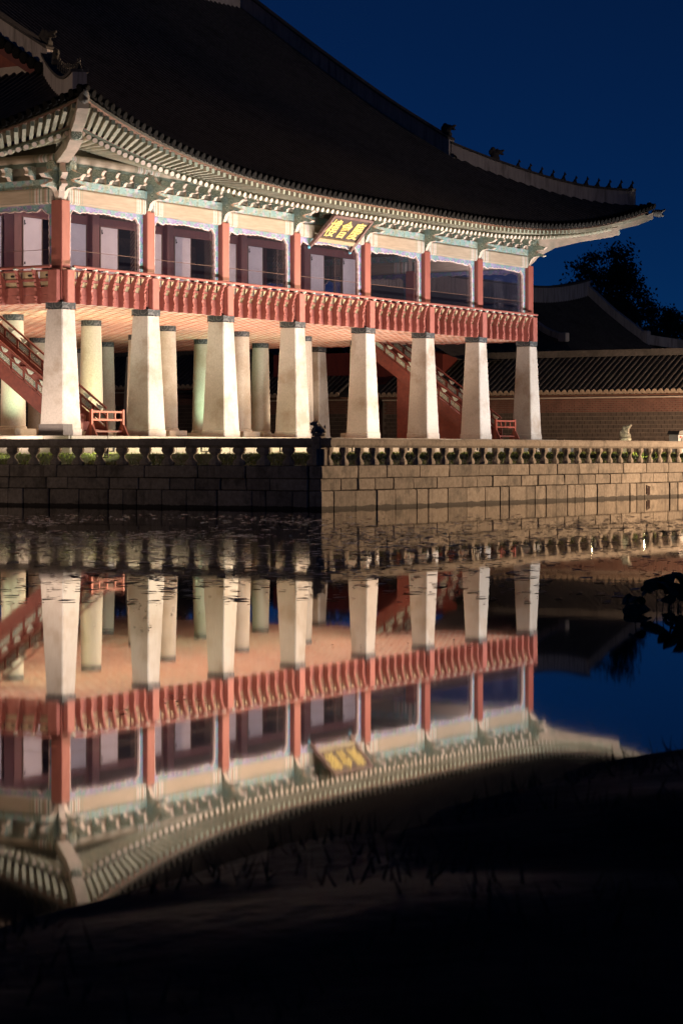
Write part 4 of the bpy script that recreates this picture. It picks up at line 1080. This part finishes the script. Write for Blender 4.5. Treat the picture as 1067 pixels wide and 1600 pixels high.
# ------------------------------------------------------------------ palace corridor with tiled roof behind
def brick_rows(b, y0, y1, z0, rows, bw, bh, gap, x):
    z = z0
    for r in range(rows):
        y = y0 + (bw/2 if r % 2 else 0)
        while y < y1-bw:
            b.box(x-.03+random.uniform(-.006,.006), x+.02, y+gap/2, y+bw-gap/2, z+gap/2, z+bh-gap/2); y += bw
        z += bh
M['brick'] = surf('red_brick', (.21,.10,.075), (.13,.062,.05), 2.2, .9, .2, world=True)
M['block'] = surf('grey_block', (.11,.085,.07), (.065,.052,.045), 2.2, .9, .2, world=True)
M['mortar'] = surf('mortar', (.20,.165,.14), (.15,.125,.10), 3, .95)
def corridor(y0, y1, zg, ze_, label, xw=48.6):
    root = empty('corridor_building', (0,0,0)); tag(root, label, 'building')
    b = MB(); b.box(xw, xw+5, y0, y1, ZT-.1, ze_-.35); b.build('wall', M['mortar'], root)
    b = MB(); zb = ze_-1.05; brick_rows(b, y0, y1, zb, 7, .30, .10, .022, xw); kind(b.build('bricks', M['brick'], root), 'stuff')
    b = MB(); brick_rows(b, y0, y1, zb-1.72, 8, .30, .215, .03, xw); kind(b.build('blocks', M['block'], root), 'stuff')
    b = MB(); b.box(xw-.06, xw+.02, y0, y1, zb+.72, zb+.80); b.build('string_course', M['whiteplaster'], root)
    b = MB(); b.box(xw-.75, xw, y0, y1, ze_-.22, ze_-.14); b.build('eave_board', M['interior'], root)
    xr = 51.4; zr = ze_+1.95
    b = MB(); b.add([(xw-.85,y0,ze_),(xw-.85,y1,ze_),(xw+1,y0,ze_+1.0),(xw+1,y1,ze_+1.0),(xr,y0,zr),(xr,y1,zr),(xr+3.7,y0,ze_),(xr+3.7,y1,ze_)], [(0,1,3,2),(2,3,5,4),(4,5,7,6)])
    b.build('roof_sheet', M['tile'], root)
    b = MB(); e = MB(); dn = MB()
    n = int((y1-y0)/.34)
    for i in range(n):
        y = y0+.17+i*.34
        b.tube([(xw-.87,y,ze_+.02),(xw+1,y,ze_+1.02),(xr,y,zr)], .095, 6)
        e.tube([(xw-.93,y,ze_-.01),(xw-.86,y,ze_+.03)], .12, 8)
        e.box(xw-.90, xw-.86, y+.06, y+.28, ze_-.13, ze_+.0)
    kind(b.build('cover_tiles', M['tile'], root), 'stuff')
    kind(e.build('eave_tiles', surf('pale_tile_end', (.42,.33,.25), (.26,.2,.15), 9, .85), root), 'stuff')
    b = MB(); b.box(xr-.2, xr+.2, y0, y1, zr, zr+.35); b.build('ridge', M['tile'], root)
    return root
random.seed(5)
corridor(-40, 16.2, ZT, 4.80, 'long brick corridor with dark tiled roof behind the terrace at right')
corridor(18.4, 27.0, ZT, 4.85, 'brick corridor section seen between the middle pillars')
corridor(27.05, 62, ZT, 5.45, 'taller brick corridor section seen between the left pillars')
# gateway in the gap with a lit courtyard wall behind
root = empty('courtyard_gate', (48.9, 17.3, ZT)); tag(root, 'dark timber gateway with an open doorway seen between the pillars', 'gate')
for y in (-1.05, 1.05):
    b = MB(); b.box(-.2,.2,y-.14,y+.14,0,3.4); b.build('gate_post', M['interior'], root)
b = MB(); b.box(-.2,.2,-1.2,1.2,2.75,3.4); b.build('gate_lintel', M['interior'], root)
b = MB(); b.prism([(-1.2,3.4),(0,4.1),(2.4,3.4)], lambda p,q,t:(p,t,q), -1.5,1.5); b.build('gate_roof', M['tile'], root)
root = empty('courtyard_wall', (62, 0, ZT)); tag(root, 'floodlit pale courtyard wall seen through the gateway', 'wall')
b = MB(); b.box(0,.4,10,34,1.7,3.4); b.build('plaster_band', M['whiteplaster'], root)
b = MB(); b.box(.01,.4,10,34,0,1.7); b.build('wall_base', M['mortar'], root)
random.seed(8); b = MB()
for r in range(7):
    y = 10+(.12 if r%2 else 0)
    while y < 33: b.box(-.03,.02,y+.015,y+.285,r*.24+.02,r*.24+.225); y += .3
kind(b.build('blocks', surf('pale_block', (.42,.34,.25), (.30,.24,.18), 3, .9, world=True), root), 'stuff')

# ------------------------------------------------------------------ great hall roof behind the corridor
root = empty('palace_hall', (0,0,0)); tag(root, 'dark palace hall whose curved ridge rises behind the corridor at right', 'building')
hx, hy = 77.6, 18.0
def hz(t): return interp(t, [0,2,4,7], [11.1,9.55,8.3,6.6])      # t = distance in front of the ridge
def hrz(x): return .9*max(0, 1-(hx-x)/9)**2
b = MB(); V = []; nx_, nt_ = 40, 12
for i in range(nx_+1):
    x = hx-30+ (30+6)*i/nx_; 
    for k in range(nt_+1):
        t = 8*k/nt_; V.append((x, hy-t, hz(t)+hrz(min(x,hx))*max(0,1-t/9) + (.06 if i%2 else 0) - (max(0,x-hx)*.55 if x > hx else 0)))
b.add(V, [(i*(nt_+1)+k, i*(nt_+1)+k+1, (i+1)*(nt_+1)+k+1, (i+1)*(nt_+1)+k) for i in range(nx_) for k in range(nt_)]); b.build('roof_slope', M['tile'], root)
b = MB()
for i in range(70):
    x = hx-24+24*i/69
    b.tube([(x,hy-t,hz(t)+hrz(x)*max(0,1-t/9)+.04) for t in (0,1.5,3,5,7.9)], .11, 5)
kind(b.build('cover_tiles', M['tile'], root), 'stuff')
b = MB(); b.sweep([(x,hy,hz(0)+hrz(x)-.1) for x in [hx-30+30*k/20 for k in range(21)]], .5, .95); b.build('main_ridge', M['plaster'], root)
b = MB(); b.sweep([(x,hy,hz(0)+hrz(x)+.86) for x in [hx-30+30*k/20 for k in range(21)]], .6, .12); b.build('ridge_cap', M['tile'], root)
b = MB(); b.sweep([(hx-.1,hy-t,hz(t)+hrz(hx)*max(0,1-t/9)-.05) for t in [4.2*k/10 for k in range(11)]], .5, .80); b.build('descending_ridge', M['plaster'], root)
b = MB(); b.sweep([(hx-.1+.75*k,hy-4.2-.75*k,hz(4.2)+.45-.16*k*(1-.05*k)) for k in range(6)], .5, .62, taper=None); b.build('hip_ridge', M['plaster'], root)
b = MB(); b.cbox(-.3,.3,-.25,.25,0,1.1,.05); o = b.build('ridge_end_block', M['plaster'], root); o.location = (hx-.1, hy-4.25, hz(4.2)+.2)
b = MB(); b.box(hx-28, hx-1.5, hy-5, hy+6, ZT, 7.2); b.build('hall_wall', M['darkred'], root)
# small gate roof with lit rafters left of the hall
root = empty('side_gate_roof', (60.2, 17.0, 0)); tag(root, 'small dim tiled gate roof with pale rafters beside the last pillar', 'roof')
def gp(px, py, Z):     # real position from a bearing and a distance
    X = (px-533.5)/3779*Z; a_ = radians(31.767)
    return (-65.11+sin(a_)*X+cos(a_)*Z, -51.57-cos(a_)*X+sin(a_)*Z, 1.7+(706-py)/3779*Z)
root.location = (0,0,0)
b = MB(); b.sweep([gp(780,480,141),gp(815,492,140),gp(838,508,139.5),gp(850,517,139),gp(862,523,138.5),gp(874,527,138)], .3, .35, -.1); b.build('ridge', M['plaster'], root)
b = MB(); c_ = gp(880,524,137.8); b.cbox(c_[0]-.25,c_[0]+.25,c_[1]-.25,c_[1]+.25,c_[2]-.35,c_[2]+.15,.04); b.build('ridge_end', M['whiteplaster'], root)
b = MB(); q = [gp(780,492,141),gp(838,515,139.5),gp(880,532,138),gp(905,562,136),gp(836,566,137.5),gp(780,560,139)]
b.add(q+[(p[0]+.3,p[1]+.3,p[2]-.3) for p in q], [(0,1,4,5),(1,2,3,4),(6,7,10,11),(7,8,9,10)]); b.build('roof_slope', M['tile'], root)
random.seed(9)
for k in range(9):
    b = MB(); p0 = Vector(gp(858+k*.6,546,138)); p1 = Vector(gp(838+k*7.2,566-abs(k-4)*.6,136.4)); b.tube([p0,p1],.085,6); b.build('rafter', M['soffit'], root)

# ------------------------------------------------------------------ trees
def tree(label, pos, height, crown_w, crown_h, leaves, lsize, conifer=False, seedv=1, group='trees behind the palace', sparse=.5):
    random.seed(seedv); root = empty('tree', pos); tag(root, label, 'tree', group)
    b = MB(); tw = height*.022
    top = height-crown_h*.35
    b.tube([(0,0,0),(.2,.1,top*.4),(-.1,0,top*.75),(0,0,top)], [tw*1.5,tw,tw*.7,tw*.3], 8)
    tips = []
    nbr = 26
    for k in range(nbr):
        a = random.uniform(0,2*pi); f = random.random()
        if conifer:
            z0 = height-crown_h+crown_h*f*.95; r = crown_w/2*(1-f)*random.uniform(.6,1); p1 = Vector((cos(a)*r, sin(a)*r, z0+.2))
            p0 = Vector((0,0,z0+.4))
        else:
            p0 = Vector((0,0,height-crown_h*random.uniform(.55,1.05)))
            th = random.uniform(.05,1.0); r = crown_w/2*sqrt(max(0,1-(th*2-1)**2*.8))*random.uniform(.55,1); p1 = Vector((cos(a)*r, sin(a)*r, height-crown_h*(1-th)*.95-.3))
        m_ = p0.lerp(p1,.5)+Vector((random.uniform(-.4,.4),random.uniform(-.4,.4),.3))
        b.tube([p0,m_,p1],[tw*.4,tw*.25,tw*.08],5); tips += [p1, m_.lerp(p1,.5)]
    b.build('trunk', M['bark'], root)
    c = MB()
    clumps = [(t, random.uniform(.10,.20)*crown_w) for t in tips]
    for k in range(leaves):
        t, r = random.choice(clumps)
        d = Vector((random.gauss(0,1),random.gauss(0,1),random.gauss(0,.7)))*r*.5
        p = t+d; n1 = Vector((random.uniform(-1,1),random.uniform(-1,1),random.uniform(-1,1))).normalized(); n2 = n1.orthogonal().normalized(); s = lsize*random.uniform(.6,1.3)
        n3 = n1.cross(n2)
        c.add([p-n2*s, p+n3*s*.5, p+n2*s, p-n3*s*.5], [(0,1,2,3)])
    c.build('crown', M['leaf'], root)
def tp(px, Z): g = gp(px, 706, Z); return (g[0], g[1])
for (lab, px, Z, ytop, cw, ch, lv, ls, con, sd) in (
    ('broad dark tree rising above the hall ridge', 938, 430, 392, 15.5, 15, 13000, .36, False, 31),
    ('rounded tree right of the broad one', 1022, 400, 470, 9, 9, 3200, .32, False, 32),
    ('small pointed conifer near the right edge', 1046, 380, 484, 5, 8, 2200, .26, True, 33),
    ('low tree filling between the hall ridge and the conifer', 985, 415, 488, 9, 8, 2600, .32, False, 34),
    ('distant small tree top just right of the last red column', 846, 470, 452, 8, 6, 1400, .34, False, 35),
    ('dark tree cut off by the right edge of the picture', 1075, 395, 492, 8, 8, 2200, .32, False, 36)):
    x, y = tp(px, Z); zt = 1.7+(706-ytop)/3779*Z
    zg = 12.0
    tree(lab, (x,y,zg), zt-zg, cw, ch, lv, ls, con, sd)

for (lab, px, Z, sd) in (('added dark tree closing the sky behind the corridor, between the first and second pillars', 185, 168, 37), ('added dark tree closing the sky behind the corridor, between the third and fourth pillars', 395, 166, 38), ('added dark tree closing the sky behind the corridor, between the fourth and fifth pillars', 520, 170, 39), ('added dark tree closing the sky behind the corridor, between the second and third pillars', 290, 164, 40)):
    x, y = tp(px, Z); tree(lab, (x,y,ZT), 9.6, 8.5, 7.5, 2600, .24, False, sd)  # trees added to close the strip of sky mirrored between the pillars
# ------------------------------------------------------------------ lotus plants standing in the pond at the right edge
random.seed(41)
def lotus_leaf(r):
    b = MB(); n = 14; V = [(0,0,-.02)]; ph = random.uniform(0,6)
    for k in range(n):
        a = 2*pi*k/n; rr = r*(1+.08*sin(3*a+ph)); V.append((rr*.55*cos(a), rr*.55*sin(a), .01))
    for k in range(n):
        a = 2*pi*k/n; rr = r*(1+.10*sin(3*a+ph)); V.append((rr*cos(a), rr*sin(a), .035*sin(2*a+ph)-.03))
    b.add(V, [(0,1+k,1+(k+1)%n) for k in range(n)] + [(1+k,1+n+k,1+n+(k+1)%n,1+(k+1)%n) for k in range(n)])
    return b.mesh('leaf', M['lotus'], smooth=60)
cx_, cy_ = gp(1040, 706, 28)[:2]
LL = [lotus_leaf(r) for r in (.07,.09,.12,.15)]
FX = sorted(random.random() for _ in range(20))
for k in range(20):
    fx = FX[k]; px = 985+ fx*105; Z = random.uniform(24.6, 26.8)
    g = gp(px, 706, Z); h_ = random.uniform(.10,.40)*(.5+.5*min(1, fx*1.6))
    lean = Vector((random.uniform(-.12,.12), random.uniform(-.12,.12), 0))
    root = empty('lotus_plant', (g[0], g[1], 0)); tag(root, 'dark lotus leaf on a stem, %s of the lotus cluster' % nth(k, 20), 'lotus', 'lotus leaves standing in the pond')
    b = MB(); b.tube([(0,0,-.3),tuple(lean*.3+Vector((0,0,h_*.5))),tuple(lean+Vector((0,0,h_)))], .006, 5); b.build('stem', M['lotus'], root)
    link('leaf', random.choice(LL), root, lean+Vector((0,0,h_)), (random.uniform(-.6,.6), random.uniform(-.6,.6), random.uniform(0,6)))

# ------------------------------------------------------------------ floating leaves and scum
random.seed(51); b = MB()
def flot(X, Z, s):
    a_ = radians(31.767); x = -65.11+sin(a_)*X+cos(a_)*Z; y = -51.57-cos(a_)*X+sin(a_)*Z
    if x > TX-.1 and y > TY-.1: return
    n = 5; ph = random.uniform(0,6); st = random.uniform(.45,1)
    V = [(x+s*cos(ph+2*pi*k/n)*random.uniform(.7,1.1), y+s*st*sin(ph+2*pi*k/n)*random.uniform(.7,1.1), .006+random.uniform(0,.012)) for k in range(n)]
    b.add(V, [tuple(range(n))])
cnt = 0
while cnt < 6500:
    Z = random.uniform(27, 66); X = random.uniform(-.152, .152)*Z
    band = math.exp(-((Z-50)/11)**2) + .25*math.exp(-((Z-33)/6)**2)
    right = 1.0 if X < .5 else .55
    dens = mn.noise(Vector((X*.35, Z*.10, 4)))*.9 + .42 + .4*mn.noise(Vector((X*1.3, Z*.5, 7)))
    if random.random() < max(0, dens)*band*right:
        flot(X, Z, random.choice((.025,.04,.06,.09,.13))*random.uniform(.7,1.2)); cnt += 1
for k in range(500):
    Z = random.uniform(15, 27); X = random.uniform(-.15,.06)*Z
    if mn.noise(Vector((X*.8, Z*.4, 9))) > .22: flot(X, Z, random.uniform(.008,.028))
kind(b.build('floating_leaves', M['deadleaf']), 'stuff', 'scattered floating leaves and scum on the pond surface')

# ------------------------------------------------------------------ floodlights
random.seed(61)
HEADM = None
def flood_head():
    h = MB(); h.cbox(-.17,.17,-.11,.11,-.10,.12,.02); h1 = h.mesh('lamp_head', M['metal'])
    g = MB(); g.ell((0,0,.125),(.15,.09,.05), n=12, m=6); g1 = g.mesh('lamp_lens', emis('lamp_glow', (1,.86,.55), 150))
    y = MB(); y.box(-.21,-.18,-.03,.03,-.22,.06); y.box(.18,.21,-.03,.03,-.22,.06); y.box(-.21,.21,-.03,.03,-.25,-.22); y1 = y.mesh('lamp_yoke', M['darkmetal'])
    s = MB(); s.lathe([(.13,0),(.13,.03),(.03,.05),(.03,.12)], 10); s1 = s.mesh('lamp_base', M['darkmetal'])
    return h1, g1, y1, s1
FH = flood_head()
_u = MB(); _u.lathe([(.18,-.012),(.18,.02),(.14,.025),(.14,.0)], 16); _v = MB(); _v.lathe([(.135,-.01),(.13,.012),(.02,.018)], 16)
UPL = (_u.mesh('lamp_ring', M['darkmetal']), _v.mesh('lamp_lens', emis('uplight_glow', (1,.86,.6), 20)))
def floodlight(pos, target, power, color, label, spot=100, blend=.6, size=.12, grp='floodlights on the lawn', hgt=.12):
    root = empty('floodlight', pos); tag(root, label, 'floodlight', grp)
    if hgt < .1:
        link('lamp_ring', UPL[0], root); link('lamp_lens', UPL[1], root)
        ld = bpy.data.lights.new('flood', 'SPOT'); ld.energy = power*FLOOD; ld.color = color; ld.spot_size = radians(spot); ld.spot_blend = blend; ld.shadow_soft_size = size
        lo = bpy.data.objects.new('lamp_light', ld); col.objects.link(lo); lo.parent = root; lo.location = (0,0,.08); lo.rotation_euler = (pi,0,0)
        return
    link('lamp_base', FH[3], root)
    y = link('lamp_yoke', FH[2], root, (0,0,hgt+.24))
    d = Vector(target)-Vector(pos)-Vector((0,0,hgt+.24)); q = d.to_track_quat('Z','Y')
    y.rotation_euler = (0,0,math.atan2(d.y,d.x)-pi/2)
    h = link('lamp_head', FH[0], root, (0,0,hgt+.26), q)
    link('lamp_lens', FH[1], h)
    ld = bpy.data.lights.new('flood', 'SPOT'); ld.energy = power*FLOOD; ld.color = color; ld.spot_size = radians(spot); ld.spot_blend = blend; ld.shadow_soft_size = size
    lo = bpy.data.objects.new('lamp_light', ld); col.objects.link(lo); lo.parent = root
    lo.location = Vector((0,0,hgt+.26)) + d.normalized()*.22; lo.rotation_euler = d.to_track_quat('-Z','Y').to_euler()
WARM = (1,.77,.56); NEUT = (1,.925,.875)
for k, x in enumerate((-1.2, 3.6, 8.4, 13.2, 18.0, 22.8, 27.6, 32.4, 37.0)):
    floodlight((x+.9,-11.0,ZT+.31), (x-.3,-.9,8.3), 4900, NEUT, 'small floodlight on the front lawn, %s of the row of nine' % nth(k, 9), 75, .4)
for k, y in enumerate((-5.0, -.5, 4.0, 9.0)):
    floodlight((-4.2,y,ZT+.10), (-.6,y+1.0,4.8), 900, (1,.78,.66), 'silver floodlight beside the left plinth, %s' % ('nearest the terrace corner', 'second from the terrace corner', 'third from the terrace corner', 'farthest from the terrace corner')[k], 105, .7)
for k, (x, y) in enumerate(((-3.4,-4.6),(1.5,-5.0),(6.0,-5.2),(10.5,-5.4))):
    floodlight((x,y,ZT+.30), (x+1.5,-1.9,1.66), 80 if x < 0 else 520, (1,.93,.60), 'low lamp on the lawn washing the stone plinth, %s of four' % nth(k, 4), 150, .9)
floodlight((20.3,-12.6,ZT+.05), (21.5,-11.0,2.5), 90, (1,.88,.55), 'small added lamp brightening the pale stone beast', 80, .8, hgt=.11)  # lamp added to brighten the beast, which the other lamps leave dark
# uplights on the floor between the inner pillars
for k, (x, y, c_, p_) in enumerate(((3.4,4.2,(.66,1,.62),280),(8.1,4.3,(.95,.95,.50),260),(12,3.2,WARM,240),(12.6,13.0,WARM,260),(17.2,4,WARM,260),(17.2,12,WARM,200),(22.5,3.4,WARM,240),(23.4,9.8,(.60,1,.66),300),(27.3,4,WARM,220),(31,10,WARM,180),(1.8,8.4,WARM,260),(7.0,19,WARM,180))):
    floodlight((x,y,ZP), (x+.1,y+.1,ZC), p_*3.0, c_, 'uplight in the platform floor, %s' % ('green glow in the first bay by the left stair','olive glow behind the second pillar','in the third front bay','deep behind the third pillar','in the middle front bay','behind the middle pillars','in the fifth front bay','green glow deep behind the fifth pillar','in the sixth front bay','behind the right stair','behind the left stair','deep behind the second pillar')[k], 150, .5, .15, 'uplights under the upper floor', .02)
# lanterns out of view; the ones labelled added only brighten what they face
def lantern(pos, power, color, label, h_=4.6, aim=None, cone=80):
    root = empty('street_lamp', pos); tag(root, label, 'street lamp', 'lamps outside the view')
    b = MB(); b.tube([(0,0,0),(0,0,h_)], .06, 8); b.build('lamp_post', M['darkmetal'], root)
    b = MB(); b.lathe([(.20,h_),(.26,h_+.05),(.26,h_+.5),(.20,h_+.55)], 8); b.build('lamp_shade', emis('lantern_glow', (1,.62,.28), 12), root)
    b = MB(); b.lathe([(.32,h_+.56),(.05,h_+.8)], 8); b.build('lamp_cap', M['darkmetal'], root)
    ld = bpy.data.lights.new('lantern', 'SPOT' if aim else 'POINT'); ld.energy = power; ld.color = color; ld.shadow_soft_size = .3
    lo = bpy.data.objects.new('lamp_light', ld); col.objects.link(lo); lo.parent = root; lo.location = (0,0,h_+.3+.7)
    if aim:
        ld.spot_size = radians(cone); ld.spot_blend = 1.0
        lo.rotation_euler = (Vector(aim)-Vector(pos)-Vector((0,0,h_+1))).to_track_quat('-Z','Y').to_euler()
lantern((47,-33,1.2), 175000, (1,.66,.40), 'lantern on the east bank lighting the terrace wall', aim=(14,-14,2), cone=64)
lantern((-52,26,1.2), 21000, (1,.70,.45), 'lantern on the west bank lighting the left gable', 6.0, aim=(0,4,15), cone=52)
lantern((33,-48.5,.5), 21000, (1,.78,.62), 'added lantern on the near bank lighting the roof ridges', 5.5, aim=(18,4,19), cone=48)  # added beyond the frame to lift the dark roof and ridges
lantern((40,-12.6,ZT), 14000, (1,.66,.42), 'added low lantern on the terrace brightening the corridor bricks', .5, aim=(48.6,4,2.6), cone=100)  # added low and out of view to brighten the corridor wall
lantern((64,0,ZT), 520, (1,.88,.80), 'added lantern in the court brightening the great hall ridge', 2.6)  # added behind the corridor to brighten the hall ridge and gate rafters
lantern((56.5,19.5,ZT), 900, (1,.72,.42), 'lantern in the courtyard behind the gateway', 3.0)
def gallery_lamp(pos, lab):
    root = empty('ceiling_lamp', pos); tag(root, lab, 'lamp', 'lamps inside the upper gallery')
    b = MB(); b.tube([(0,0,.0),(0,0,.25)], .012, 6); b.build('lamp_rod', M['darkmetal'], root)
    b = MB(); b.lathe([(.05,-.16),(.11,-.12),(.13,-.04),(.08,.0)], 10); b.build('lamp_globe', emis('gallery_glow', (1,.85,.72), 4), root, 50)
    ld = bpy.data.lights.new('gallery', 'POINT'); ld.energy = 175; ld.color = (1,.87,.84); ld.shadow_soft_size = .12
    lo = bpy.data.objects.new('lamp_light', ld); col.objects.link(lo); lo.parent = root; lo.location = (0,0,-.3)
for i in range(7): gallery_lamp(((XS[i]+XS[i+1])/2, 2.6, 11.04), 'small ceiling lamp in the upper front gallery, %s of seven' % nth(i, 7))
for y, q in ((8.8, 'nearer'), (14.2, 'farther')): gallery_lamp((2.4, y, 11.04), 'small ceiling lamp in the upper left gallery, %s of two' % q)
print('objects', len(bpy.data.objects))
